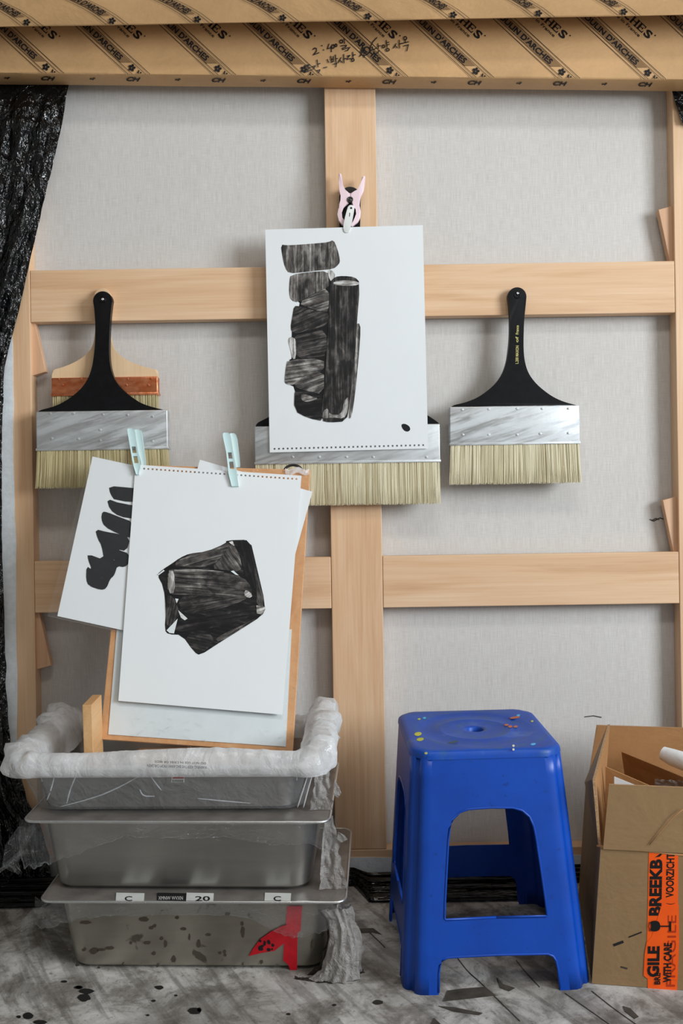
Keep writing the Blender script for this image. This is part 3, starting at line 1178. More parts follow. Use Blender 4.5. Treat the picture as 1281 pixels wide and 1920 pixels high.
# ================================================================== BRUSHES
def bristle_geo(x0, x1, y0, y1, z0, z1, n, seed, flare=0.0):
    """hairs in canvas frame: between y0 (root, top) and y1 (tips, bottom)"""
    rnd = random.Random(seed)
    V, Fc, S = [], [], []
    w = x1 - x0
    # packed core so that no light shows between the hairs
    zc0, zc1 = z0 + .002, z1 - .002
    core = box_geo(x0 + .002, x1 - .002, y1 + .004, y0, zc0, zc1)
    V += [Vector(p) for p in core[0]]
    Fc += core[1]
    S += [.25] * len(core[0])
    clump = [rnd.random() for _ in range(60)]
    for i in range(n):
        u = rnd.random()
        x = x0 + w * u
        if rnd.random() < .68:
            z = z1 - rnd.random() ** 2 * .006
        else:
            z = z0 + (z1 - z0) * rnd.random()
        L = (y0 - y1) * (1 - .05 * rnd.random() ** 2 - .015 * clump[int(u * 59)])
        fx = (u - .5) * flare + rnd.gauss(0, .0006)
        fz = rnd.gauss(0, .0008)
        r = .00042 + .00035 * rnd.random()
        sh = min(1, max(0, .5 + .28 * (clump[int(u * 59)] - .5) + rnd.gauss(0, .2)))
        b = len(V)
        for (yy, k, rr) in ((y0, 0, r), (y0 - L * .6, .5, r), (y0 - L, 1, r * .45)):
            for a in range(3):
                an = a * 2.0944 + .5
                V.append(Vector((x + fx * k + rr * math.cos(an), yy, z + fz * k + rr * math.sin(an))))
                S.append(sh)
        for q in (0, 3):
            for a in range(3):
                Fc.append([b + q + a, b + q + (a + 1) % 3, b + q + 3 + (a + 1) % 3, b + q + 3 + a])
    return V, Fc, S


def brush(label, knob, krad, side, ferr, brist, th, tf, mats, nails, seed, hang=True, nh=1500, band=True):
    """knob centre px, side list (y, xl, xr) px of the handle, ferr (x0,x1,y0,y1) px, brist (x0,x1,y1) px;
       th = (back, front) of the handle, tf = (back, front) of ferrule, distances in front of the bars"""
    hm, fm, bm_, = mats
    o = M_CV @ Vector((cv(*knob, th[0]).x, cv(*knob, th[0]).y, th[0]))
    root = thing('paint_brush', Matrix.Translation(o) @ M_CV.to_3x3().to_4x4(), label, 'brush')
    tz = th[1]
    poly = []
    n = 14
    for k in range(n + 1):
        a = math.pi + math.pi * k / n
        poly.append((knob[0] + krad * math.cos(a), knob[1] + krad * math.sin(a)))
    right = smooth_poly([(knob[0] + krad, knob[1])] + [(xr, y) for y, xl, xr in side], 2, False)
    left = smooth_poly([(knob[0] - krad, knob[1])] + [(xl, y) for y, xl, xr in side], 2, False)
    poly = poly + right[1:] + left[1:][::-1]
    p2 = [(cv(x, y, tz).x, cv(x, y, tz).y) for x, y in poly]
    # drop duplicate neighbours
    q2 = [p2[0]]
    for p in p2[1:]:
        if math.hypot(p[0] - q2[-1][0], p[1] - q2[-1][1]) > 2e-4:
            q2.append(p)
    g = xf(prism_geo(q2, th[0], th[1], .0028, 3), M_CV)
    mk('handle', g[0], g[1], hm, root, smooth=40)
    a, b = cv(ferr[0], ferr[2], tf[1]), cv(ferr[1], ferr[3], tf[1])
    slope = math.atan2(cv(ferr[1], ferr[2], tf[1]).y - a.y, b.x - a.x)
    x0, x1, y0, y1 = a.x, b.x, a.y, b.y
    yc = (cv(ferr[0], ferr[2], tf[1]).y + cv(ferr[1], ferr[2], tf[1]).y) / 2
    yd = (cv(ferr[0], ferr[3], tf[1]).y + cv(ferr[1], ferr[3], tf[1]).y) / 2
    g = xf(box_geo(x0, x1, yd, yc, tf[0], tf[1], .0022, 3), M_CV)
    fo = mk('ferrule', g[0], g[1], fm, root, smooth=40)
    if band:
        g = xf(box_geo(x0 - .0012, x1 + .0012, yd - .002, yd + .0035, tf[0] - .0008, tf[1] + .0012, .001), M_CV)
        mk('ferrule_rim', g[0], g[1], fm, fo, smooth=40)
    for (nx, ny) in nails:
        c = cv(nx, ny, tf[1])
        g = xf(prism_geo(disc_poly(c.x, c.y, .0030, .0026, 12), tf[1] - .001, tf[1] + .0012, .0006), M_CV)
        mk('ferrule_nail', g[0], g[1], fm, fo, smooth=40)
    c0, c1 = cv(brist[0], brist[2], tf[1]), cv(brist[1], brist[2], tf[1])
    yb = (c0.y + c1.y) / 2
    V, Fc, S = bristle_geo(x0 + .0015, x1 - .0015, yd + .002, yb, tf[0] + .002, tf[1] - .001, nh, seed, (c1.x - c0.x) - (x1 - x0))
    bo = mk('bristles', [M_CV @ v for v in V], Fc, bm_, root, attrs={'shade': S})
    bo['kind'] = 'stuff'
    if hang:
        c = cv(knob[0], knob[1] - 2, th[1])
        ring = []
        for k in range(20):
            aa = 2 * math.pi * k / 20
            ring.append(aa)
        rows_ = []
        for (r, z) in ((.0072, -.0004), (.0064, .0012), (.0052, .0014), (.0046, -.0004)):
            rows_.append([M_CV @ Vector((c.x + r * math.cos(x), c.y + r * math.sin(x), th[1] + z)) for x in ring])
        g = grid_geo(rows_, True)
        mk('hanging_eyelet', g[0], g[1], hm, root, smooth=0)
    return root


def nail(px, py, t0, t1, label, rad=.0030):
    c = cv(px, py, t1)
    base = M_CV @ Vector((c.x, c.y, t0))
    root = thing('screw', Matrix.Translation(base) @ M_CV.to_3x3().to_4x4(), label, 'screw')
    g = xf(prism_geo(disc_poly(c.x, c.y, .0016, n=10), t0, t1 - .001), M_CV)
    mk('shank', g[0], g[1], BRIGHT_STEEL, root)
    rows_ = []
    for (r, z) in ((rad * .9, -.0012), (rad, 0), (rad * .8, .0012), (rad * .35, .0016), (rad * .3, .0006), (0.0001, .0006)):
        rows_.append([M_CV @ Vector((c.x + r * math.cos(k * math.pi / 8), c.y + r * math.sin(k * math.pi / 8), t1 + z)) for k in range(16)])
    g = grid_geo(rows_, True)
    mk('head', g[0], g[1], BRIGHT_STEEL, root, smooth=0)
    return root


SIDE_R = [(572, 955, 986), (600, 956.5, 983), (632, 956, 982), (658, 953.5, 982), (680, 950, 984.5), (700, 943, 991), (718, 931, 1004), (733, 914, 1021),
          (746, 895, 1040), (755, 872, 1062), (760, 848, 1084), (766, 846, 1086)]
# right brush
b_right = brush('black handled wide brush with gold lettering and a paint smeared ferrule',
                (970, 556), 17.5, SIDE_R, (843, 1088, 761, 832), (837, 1088, 908), (.001, .017), (-.008, .024), (BLACK_LACQUER, SILVER_PAINTED, BRISTLE),
                [(867, 768), (917, 767), (970, 766), (1017, 766), (1066, 766), (868, 815), (917, 815), (970, 815), (1013, 813), (1066, 812)], 11)
for s, p, L in (('L.200 MAXON', (972, 682), 34), ('of', (972, 642), 11), ('France', (972.5, 627), 17)):
    v, f = text_px(s, p, (1.5 * L / 60, -L), (-5.5, 0), .02)
    g = flat_vf((v, f), CV_O - FWD * .017, -FWD, .0004)
    mk('gold_lettering', g[0], g[1], GOLD_PRINT, b_right)
nail(971, 550, .017, .0185, 'bright screw through the handle of the right-hand black brush')

# natural wood brush behind the left black one
SIDE_N = [(575, 177, 207), (600, 179, 206), (628, 178, 206), (650, 174, 211), (665, 162, 222), (678, 143, 243), (687, 122, 268), (692, 105, 288), (693.5, 98, 295.5), (712, 97, 296)]
brush('natural wood brush with a copper ferrule, hanging behind the black left-hand brush', (192, 556), 16, SIDE_N, (96, 296, 707, 740), (97, 297, 792),
      (.001, .013), (-.010, .016), (WOOD_NAT, COPPER, BRISTLE_OCHRE), [(110, 711), (152, 711), (239, 710), (283, 710), (117, 722), (237, 722), (278, 722)], 12, False, 500)
SIDE_L = [(y + 9.5, xl - 777.5, xr - 777.5) for y, xl, xr in SIDE_R]
SIDE_L = [(581, 177, 208)] + SIDE_L[1:-4] + [(756, 116, 264), (764, 96, 288), (769.5, 72, 312), (776, 70, 313)]
brush('black handled wide brush with a dull silver ferrule, in front of the natural wood brush', (192.5, 564), 18, SIDE_L, (67, 315, 770, 842), (61, 317, 915),
      (.0175, .034), (.0175, .046), (BLACK_LACQUER, SILVER, BRISTLE_OCHRE),
      [(94, 775), (138, 775), (193, 777), (239, 778), (286, 781), (97, 822), (147, 823), (188, 826), (286, 827), (188, 806)], 13)
nail(192.5, 561, .034, .0355, 'bright screw holding the two left-hand brushes on the bar', .0034)

# wide brush behind the hanging drawing
SIDE_C = [(400, 636.5, 676), (440, 637, 675), (520, 637, 675), (600, 633, 681), (660, 622, 692), (710, 600, 716), (745, 566, 752), (768, 528, 786), (780, 508, 804),
          (787, 494, 815), (793, 482, 823), (800, 479, 826)]
b_centre = brush('extra wide black brush with a crumpled silver ferrule, behind the hanging drawing', (656.5, 370), 20, SIDE_C, (477, 826, 797, 867), (478, 827, 948),
      (.001, .019), (.001, .030), (BLACK_LACQUER, SILVER, BRISTLE),
      [(549, 857), (599, 857), (650, 857), (700, 857), (800, 857)], 14, False, 2100)

# ================================================================== PINK CLIP AND HANGING DRAWING


def Q(pts):
    return [(610 + x * .0781, 310 + y * .0781) for x, y in pts]


clip = thing('clip', Matrix.Translation(cvw(cv(656, 376, .02).x, cv(656, 376, .02).y, .02)) @ M_CV.to_3x3().to_4x4(),
             'pale pink horned plastic clip with a white lever, above the hanging drawing', 'clip')
LA = [(325, 205), (350, 180), (385, 200), (405, 320), (430, 480), (465, 600), (530, 650), (596, 662), (596, 770), (545, 790), (530, 840), (565, 895), (500, 945), (420, 1020),
      (378, 1130), (390, 1260), (450, 1340), (490, 1375), (440, 1450), (400, 1420), (320, 1320), (285, 1180), (310, 1030), (360, 930), (385, 840), (370, 720), (340, 600), (325, 400)]
RA = [(600, 662), (700, 640), (780, 600), (840, 500), (890, 270), (925, 240), (962, 265), (960, 340), (925, 600), (860, 740), (820, 830), (825, 960), (855, 1120),
      (840, 1250), (790, 1350), (690, 1435), (640, 1475), (605, 1440), (650, 1350), (720, 1280), (762, 1170), (750, 1050), (690, 960), (630, 900), (655, 850), (645, 795), (600, 770)]
for nm, pts in (('jaw_arm', LA), ('jaw_arm', RA)):
    p2 = [(cv(x, y, .030).x, cv(x, y, .030).y) for x, y in Q(pts)]
    g = xf(prism_geo(p2, .0215, .0300, .0018, 2), M_CV)
    mk(nm, g[0], g[1], PINK, clip, smooth=40)
p2 = [(cv(x, y, .034).x, cv(x, y, .034).y) for x, y in smooth_poly(Q([(535, 1020), (560, 965), (625, 945), (685, 970), (705, 1030), (650, 1340), (590, 1560), (560, 1620), (470, 1620), (430, 1560), (450, 1340)]), 1)]
g = xf(prism_geo(p2, .0302, .0352, .0012), M_CV)
lever = mk('lever', g[0], g[1], WHITE_PLASTIC, clip, smooth=40)
for q, mt in ((disc_poly(*Q([(622, 1025)])[0], 2.2, 2.0, 12), BLACK_PLASTIC_HW), (Q([(578, 1140), (600, 1140), (592, 1230), (575, 1230)]), BLACK_PLASTIC_HW)):
    g = flat(q, CV_O - FWD * .0352, -FWD, .0003)
    mk('slot', g[0], g[1], mt, lever)  # flat black patches painted where the lever's openings look dark
rows_ = []
c = cv(656.7, 374.4, .031)
for (r, z) in ((.0062, .0302), (.0066, .0318), (.005, .0325), (.0040, .0318), (.0034, .0312), (.0028, .0330), (.0012, .0333), (.0001, .0325)):
    rows_.append([M_CV @ Vector((c.x + r * math.cos(k * math.pi / 8), c.y + r * math.sin(k * math.pi / 8), z)) for k in range(16)])
g = grid_geo(rows_, True)
mk('pivot_rivet', g[0], g[1], STEEL_DARK, clip, smooth=0)


def sheet_mesh(corners, p0, n, off, holes=None, nu=24, nv=24, wob=0.0, seed=0, bow=None):
    """TL, TR, BR, BL px corners on a plane; holes = ('top'|'bottom', count, inset, size) in px; gives world geometry with real punched holes"""
    W = [hit(x, y, p0 + n * off, n) for x, y in corners]

    def P(u, v):
        a = W[0].lerp(W[1], u)
        b = W[3].lerp(W[2], u)
        d = 0.0
        if wob:
            d = wob * noise.noise(Vector((u * 2.2 + seed, v * 2.6, seed)))
        if bow:
            d += bow(u, v)
        return a.lerp(b, v) + n * d
    H = math.dist(corners[0], corners[3])
    Wd = math.dist(corners[0], corners[1])
    us = [i / nu for i in range(nu + 1)]
    vs = [j / nv for j in range(nv + 1)]
    hole_cols, hv = set(), None
    if holes:
        edge, cnt, inset, size = holes
        us = [0]
        m = 5 / Wd
        step = (1 - 2 * m) / cnt
        hw = size / Wd
        for k in range(cnt):
            c = m + step * (k + .5)
            us += [c - hw / 2, c + hw / 2]
            hole_cols.add(len(us) - 2)
        us.append(1)
        h0, h1 = inset / H, (inset + size) / H
        if edge == 'bottom':
            h0, h1 = 1 - h1, 1 - h0
        vs = [v for v in vs if not (h0 - .004 < v < h1 + .004) or v in (0, 1)] + [h0, h1]
        vs.sort()
        hv = vs.index(h0)
    V = [P(u, v) for v in vs for u in us]
    Fc = []
    m = len(us)
    for j in range(len(vs) - 1):
        for i in range(m - 1):
            if hv is not None and j == hv and i in hole_cols:
                continue
            Fc.append([j * m + i, (j + 1) * m + i, (j + 1) * m + i + 1, j * m + i + 1])
    return V, Fc


def ink_stroke(poly, p0, n, off, ang, tone, parent, edge=3.6, name='ink_stroke', sm=1, mat=None):
    poly = smooth_poly(poly, sm) if sm else poly
    v3 = [hit(x, y, p0 + n * off, n) for x, y in poly]
    ax = (C_R - n * C_R.dot(n)).normalized()
    ay = n.cross(ax)
    o = v3[0]
    bm = bmesh.new()
    pv = [((q - o).dot(ax), (q - o).dot(ay)) for q in v3]
    a = sum(pv[i][0] * pv[(i + 1) % len(pv)][1] - pv[(i + 1) % len(pv)][0] * pv[i][1] for i in range(len(pv)))
    if a < 0:
        pv = pv[::-1]
    vs = [bm.verts.new((x, y, 0)) for x, y in pv]
    f = bm.faces.new(vs)
    bmesh.ops.inset_region(bm, faces=[f], thickness=edge * .00112, use_even_offset=True, use_boundary=True)
    bm.verts.ensure_lookup_table()
    bm.verts.index_update()
    nb = len(pv)
    V = [o + ax * q.co.x + ay * q.co.y for q in bm.verts]
    bset = {x.index for e in bm.edges if len(e.link_faces) == 1 for x in e.verts}
    E = [1.0 if q.index in bset else 0.0 for q in bm.verts]
    ca, sa = math.cos(ang), math.sin(ang)
    so = random.random() * 7
    uvs = [(q.co.x * ca + q.co.y * sa + so, -q.co.x * sa + q.co.y * ca + so) for q in bm.verts]
    Fc = [[q.index for q in x.verts] for x in bm.faces]
    bm.free()
    return mk(name, V, Fc, mat or INK, parent, attrs={'edge': E, 'tone': [tone] * len(V)}, uvs=uvs)


# hanging drawing
T_TOP, T_BOT = .0325, .0345
P_A = pix(650, 428, DC - T_TOP)
P_B = pix(655, 845, DC - T_BOT)
dv = (P_A - P_B)
n1 = XW.cross(dv).normalized()
if n1.dot(FWD) > 0:
    n1 = -n1
draw1 = thing('drawing', Matrix.Translation(P_B) @ M_CV.to_3x3().to_4x4(), 'white sheet with a stacked tower of black brush strokes, hanging from the pink clip', 'drawing')
g = sheet_mesh([(497.5, 430.5), (793, 422), (803, 841), (506, 848.5)], P_A, n1, 0, ('bottom', 35, 5.0, 3.2))
mk('paper_sheet', g[0], g[1], PAPER, draw1)


def A1(pts):
    return [(500 + x * .1561, 430 + y * .1561) for x, y in pts]


def A2(pts):
    return [(500 + x * .1561, 620 + y * .1561) for x, y in pts]


VERT = math.pi / 2
S1 = [
    (A1([(300, 540), (730, 505), (800, 580), (800, 1500), (700, 2290), (500, 2250), (345, 2170), (350, 1900), (240, 1850), (265, 1570), (310, 1550), (300, 1260), (310, 1050), (390, 930), (400, 870), (300, 840)]), VERT, .0),
    (A1([(170, 182), (250, 192), (420, 182), (600, 168), (740, 155), (805, 125), (850, 230), (885, 370), (870, 420), (800, 478), (650, 490), (450, 515), (270, 530), (220, 460), (190, 330)]), VERT, .55),
    (A1([(740, 480), (800, 500), (830, 560), (780, 640), (740, 560)]), VERT, .75),
    (A1([(380, 885), (560, 780), (750, 690), (755, 990), (640, 985), (500, 940)]), 0.3, .55),
    (A1([(290, 545), (540, 510), (730, 500), (745, 600), (762, 690), (560, 770), (380, 880), (290, 850), (270, 760), (275, 620)]), VERT, .52),
    (A1([(330, 920), (400, 922), (600, 985), (760, 1000), (730, 1150), (560, 1200), (400, 1240), (320, 1250), (285, 1190), (310, 1040)]), 0.4, .34),
    (A2([(330, 60), (500, 30), (720, -20), (720, 300), (600, 320), (350, 335), (350, 120)]), 0.2, .36),
    (A2([(258, 120), (280, 70), (340, 90), (355, 140), (352, 335), (310, 345), (290, 230)]), VERT, .78),
    (A2([(255, 350), (690, 330), (690, 480), (520, 520), (370, 590), (330, 660), (230, 640), (215, 600), (235, 420)]), 0.15, .58),
    (A2([(335, 620), (370, 588), (690, 450), (690, 770), (430, 710), (350, 680)]), 0.35, .52),
    (A2([(340, 680), (430, 715), (690, 775), (700, 1090), (500, 1050), (330, 960)]), 0.1, .16),
    (A2([(420, 760), (500, 770), (560, 800), (620, 810), (560, 840), (470, 860), (410, 820)]), 0.3, .62),
    (A2([(1060, -80), (1128, -90), (1125, 100), (1100, 400), (1060, 800), (1020, 1040), (985, 1060), (1020, 760), (1050, 400)]), VERT, .55),
    (A1([(760, 640), (820, 570), (920, 558), (1060, 572), (1125, 640), (1080, 1200), (1070, 1420), (1040, 1700), (1000, 2100), (960, 2305), (760, 2320), (655, 2295), (690, 1900), (715, 1500), (745, 1100)]), VERT, .30),
    (A1([(805, 625), (960, 610), (1110, 630), (1110, 670), (960, 680), (805, 668)]), 0.0, .80),
    (A2([(680, 960), (740, 930), (760, 1010), (900, 1010), (930, 850), (990, 780), (980, 960), (930, 1060), (800, 1040), (660, 1060)]), VERT, .72),
]
for k, (p, a, tn) in enumerate(S1):
    ink_stroke(p, P_A, n1, .0004 + .00009 * k, a, tn, draw1)
ink_stroke([(752, 796), (759, 794), (768, 799), (770, 806), (764, 810), (756, 806)], P_A, n1, .0005, 0, 0, draw1, .5, 'signature_dot', 1, INK_FLAT)
for cx, cy, cw, rot in ((565, 568, 13, .0), (562, 630, 20, .15)):
    pass

# ================================================================== BOTTOM LEFT: TRAYS


def rr(w, d, r, n=7):
    pts = []
    for (cx, cy, a0) in ((w / 2 - r, d / 2 - r, 0), (-w / 2 + r, d / 2 - r, 90), (-w / 2 + r, -d / 2 + r, 180), (w / 2 - r, -d / 2 + r, 270)):
        for k in range(n + 1):
            a = math.radians(a0 + 90 * k / n)
            pts.append((cx + r * math.cos(a), cy + r * math.sin(a)))
    return pts


def lofted(loops, M, cap0=True, cap1=True):
    rows_ = [[M @ Vector((x, y, z)) for x, y in lp] for lp, z in loops]
    V, Fc = grid_geo(rows_, True)
    n = len(loops[0][0])
    if cap0:
        Fc.append(list(range(n))[::-1])
    if cap1:
        Fc.append([len(V) - n + k for k in range(n)])
    return V, Fc


TW, TD = .530, .325


def tray(label, cx, yfront, z0, h, yaw, mat, lid):
    M = Matrix.Translation((cx, yfront + TD / 2, z0)) @ Matrix.Rotation(yaw, 4, 'Z')
    root = thing('steel_tray', M, label, 'tray')
    tp, bt = .034, .060        # how far the wall stands in from the rim, top and bottom
    L = [(rr(TW - bt - .05, TD - bt - .05, .02), 0.0), (rr(TW - bt - .022, TD - bt - .022, .03), .0015), (rr(TW - bt - .006, TD - bt - .006, .04), .008),
         (rr(TW - bt, TD - bt, .044), .022), (rr(TW - tp, TD - tp, .044), h - .006), (rr(TW - tp + .003, TD - tp + .003, .045), h - .0035)]
    Lr = [(rr(TW - .004, TD - .004, .030), h - .0035), (rr(TW, TD, .031), h - .0028), (rr(TW + .001, TD + .001, .031), h - .0012), (rr(TW - .002, TD - .002, .030), h),
          (rr(TW - tp - .002, TD - tp - .002, .043), h - .0004)]
    Li = [(rr(TW - tp - .005, TD - tp - .005, .043), h - .006), (rr(TW - bt - .003, TD - bt - .003, .042), .024), (rr(TW - bt - .012, TD - bt - .012, .036), .008),
          (rr(TW - bt - .05, TD - bt - .05, .02), .003)]
    g = lofted(L + Lr[:1] + Lr[-1:] + Li, M)
    mk('pan', g[0], g[1], mat, root, smooth=35)
    g = lofted([Lr[0]] + Lr + [(rr(TW - tp - .002, TD - tp - .002, .043), h - .003), Lr[0]], M, False, False)
    mk('rim', g[0], g[1], STEEL_RIM, root, smooth=50)
    if lid:
        zz = h + .0003
        g = lofted([(rr(TW + .008, TD + .008, .020), zz), (rr(TW + .0105, TD + .0105, .021), zz + .0018), (rr(TW + .0095, TD + .0095, .021), zz + .0034),
                    (rr(TW - .004, TD - .004, .018), zz + .0042), (rr(TW - .05, TD - .05, .03), zz + .0032)], M)
        ld = mk('lid', g[0], g[1], STEEL_LID, root, smooth=40)
        lp = [M @ Vector((x, y, zz + .0022)) for x, y in rr(TW + .0105, TD + .0105, .021)]
        rows_ = []
        n_ = len(lp)
        for k in range(n_):
            t_ = (lp[(k + 1) % n_] - lp[k - 1]).normalized()
            o_ = t_.cross(Vector((0, 0, 1)))
            rows_.append([lp[k] + o_ * (.0026 * math.cos(q * math.pi / 4)) + Vector((0, 0, .0026 * math.sin(q * math.pi / 4))) for q in range(8)])
        g = grid_geo(rows_ + [rows_[0]], True)
        mk('lid_edge', g[0], g[1], STEEL_RIM, ld, smooth=0)
    return root, M


YAW = math.radians(-2.2)


def front_y(px, py, z):
    return on_floor(px, py, z).y


yf = on_floor(367, 1693, .1435).y + .012
cxb = (on_floor(83, 1691, .1435).x + on_floor(651, 1694, .1435).x) / 2
tray_low, M_low = tray('stained lowest steel tray with red tape, standing on the floor', cxb, yf, .0, .1395, YAW, STEEL_LOW, True)
cxm = (on_floor(50, 1539, .286).x + on_floor(625, 1545, .286).x) / 2
yfm = on_floor(337, 1541, .286).y + .010
tray_mid, M_mid = tray('dull steel tray in the middle of the stack, film hanging from its lid', cxm, yfm, .1440, .1375, YAW * 1.2, STEEL_MID, True)
cxt = (on_floor(22, 1440, .373).x + on_floor(612, 1446, .373).x) / 2
yft = on_floor(315, 1444, .373).y + .004
tray_top, M_top = tray('open shallow steel tray at the top of the stack, wrapped in a frosted bag', cxt, yft, .2865, .0885, YAW * .8, STEEL_TOP, False)
RIM_TOP = .2865 + .0885


def wall_plane(M, h):
    """front wall plane of a tray"""
    a = M @ Vector((0, -(TD - .060) / 2, .02))
    b = M @ Vector((0, -(TD - .034) / 2, h - .006))
    u = (b - a).normalized()
    x = (M.to_3x3() @ Vector((1, 0, 0))).normalized()
    n = x.cross(u)
    if n.y > 0:
        n = -n
    return a, n


wp0, wn = wall_plane(M_low, .1395)
g = slab([(538, 1699), (567, 1699), (565, 1722), (564, 1745), (558, 1750), (557, 1822), (545, 1821), (540, 1808), (531, 1801), (533, 1760), (536, 1738)], wp0, wn, .0006, .0006)
tape = mk('red_tape', g[0], g[1], RED_TAPE, tray_low)
g = slab([(466, 1793), (474, 1780), (487, 1762), (508, 1747), (530, 1736), (546, 1733), (549, 1752), (531, 1770), (515, 1783), (490, 1787)], wp0, wn, .0013, .0006)
tape2 = mk('red_tape', g[0], g[1], RED_TAPE, tray_low)
blot = []
rnd = random.Random(3)
for k in range(16):
    blot.append(flat(disc_poly(486 + rnd.random() * 26, 1764 + rnd.random() * 18 - 0, 1.5 + 2 * rnd.random(), 2 + 2 * rnd.random(), 7, rnd.random() * 3), wp0, wn, .0022 + k * .00001))
g = join(*blot)
bo = mk('ink_blots', g[0], g[1], INK_PRINT, tape2)
bo['kind'] = 'stuff'
# dried stains on the lowest tray
STAIN = m_plain('dried_brown_stain', srgb(66, 57, 45), 0.5)
rnd = random.Random(5)
stains = [(176, 1783, 9, 6), (205, 1778, 9, 3), (190, 1781, 8, 2.4), (157, 1781, 4, 3), (145, 1809, 4, 3), (185, 1814, 3, 2.5), (283, 1740, 5, 3), (290, 1736, 3, 3), (303, 1760, 3.5, 3),
          (288, 1788, 4, 3.5), (325, 1799, 5, 6), (295, 1811, 3, 2.5), (245, 1768, 3, 2.5), (332, 1721, 4, 3), (344, 1742, 6, 2.5), (355, 1757, 2, 6), (455, 1747, 4, 10), (454, 1732, 3.5, 4),
          (412, 1787, 3, 2.5), (421, 1785, 3, 3.5), (422, 1791, 3, 2.5), (490, 1804, 3.5, 3), (387, 1812, 2, 1.6), (455, 1808, 2, 2), (275, 1768, 7, 3), (310, 1770, 3, 7), (427, 1714, 5, 3.5),
          (270, 1724, 9, 4), (372, 1770, 4, 7), (390, 1753, 5, 2.5), (587, 1772, 3, 8), (160, 1730, 10, 3), (130, 1780, 4, 2), (230, 1808, 2, 2), (345, 1820, 6, 2), (370, 1818, 3, 2), (520, 1812, 3, 2)]
for k, (x, y, rx, ry) in enumerate(stains):
    poly = []
    for q in range(12):
        a = 2 * math.pi * q / 12
        w = 1 + .45 * noise.noise(Vector((x * .3 + math.cos(a) * 1.4, y * .3 + math.sin(a) * 1.4, 0)))
        poly.append((x + rx * w * math.cos(a), y + ry * w * math.sin(a)))
    g = flat(poly, wp0, wn, .0005)
    mk('stain', g[0], g[1], STAIN, tray_low)
# stickers lying on the lowest lid, in front of the middle tray
lz = .1395 + .0047
for (x0, x1, txt, dark) in ((217, 270, 'C', False), (294, 349, '', True), (349, 400, '20', False), (496, 545, 'C', False)):
    p = [on_floor(x0, 1689, lz), on_floor(x1, 1690, lz), on_floor(x1 + 1, 1675, lz), on_floor(x0 + 1, 1674, lz)]
    V = [q + Vector((0, 0, 0)) for q in p] + [q + Vector((0, 0, .0003)) for q in p]
    so = mk('sticker', V, [[3, 2, 1, 0], [4, 5, 6, 7], [0, 1, 5, 4], [1, 2, 6, 5], [2, 3, 7, 6], [3, 0, 4, 7]], INK_PRINT if dark else STICKER, tray_low)
    if txt:
        v, f = text_px(txt, (x0 + 17, 1689), (14 * len(txt), 0), (0, -9), .02)
        g = flat_vf((v, f), Vector((0, 0, lz + .0003)), Vector((0, 0, 1)), .0002)
        mk('sticker_writing', g[0], g[1], INK_PRINT, so)
    else:
        v, f = text_px('XMNW WVXN', (x0 + 3, 1687), (46, 0), (0, -7), .0)
        g = flat_vf((v, f), Vector((0, 0, lz + .0003)), Vector((0, 0, 1)), .0002)
        mk('sticker_writing', g[0], g[1], STICKER, so)
# price label on the front of the top tray
tp0, tn = wall_plane(M_top, .0885)
g = slab([(322, 1455), (346, 1456), (346, 1467), (321, 1467)], tp0, tn, .0008, .0003)
lb = mk('price_label', g[0], g[1], STICKER, tray_top)
g = flat([(324, 1456), (345, 1457), (345, 1460), (324, 1460)], tp0, tn, .0014)
mk('red_print', g[0], g[1], RED_TAPE, lb)
g = join(*[flat([(323 + k * 2.4, 1462), (324.2 + k * 2.4, 1462), (324.2 + k * 2.4, 1466.4), (323 + k * 2.4, 1466.4)], tp0, tn, .0014) for k in range(9)])
mk('barcode', g[0], g[1], INK_PRINT, lb)['kind'] = 'stuff'

# ------------------------------------------------------------------ frosted bag round the top tray


def perim(w, d, r, n):
    base = rr(w, d, r, 10)
    pts = base + [base[0]]
    L = [0]
    for a, b in zip(pts[:-1], pts[1:]):
        L.append(L[-1] + math.dist(a, b))
    out = []
    j = 0
    for k in range(n):
        s = L[-1] * k / n
        while L[j + 1] < s:
            j += 1
        q = (s - L[j]) / max(1e-9, L[j + 1] - L[j])
        a, b = pts[j], pts[j + 1]
        out.append((a[0] + (b[0] - a[0]) * q, a[1] + (b[1] - a[1]) * q))
    return out


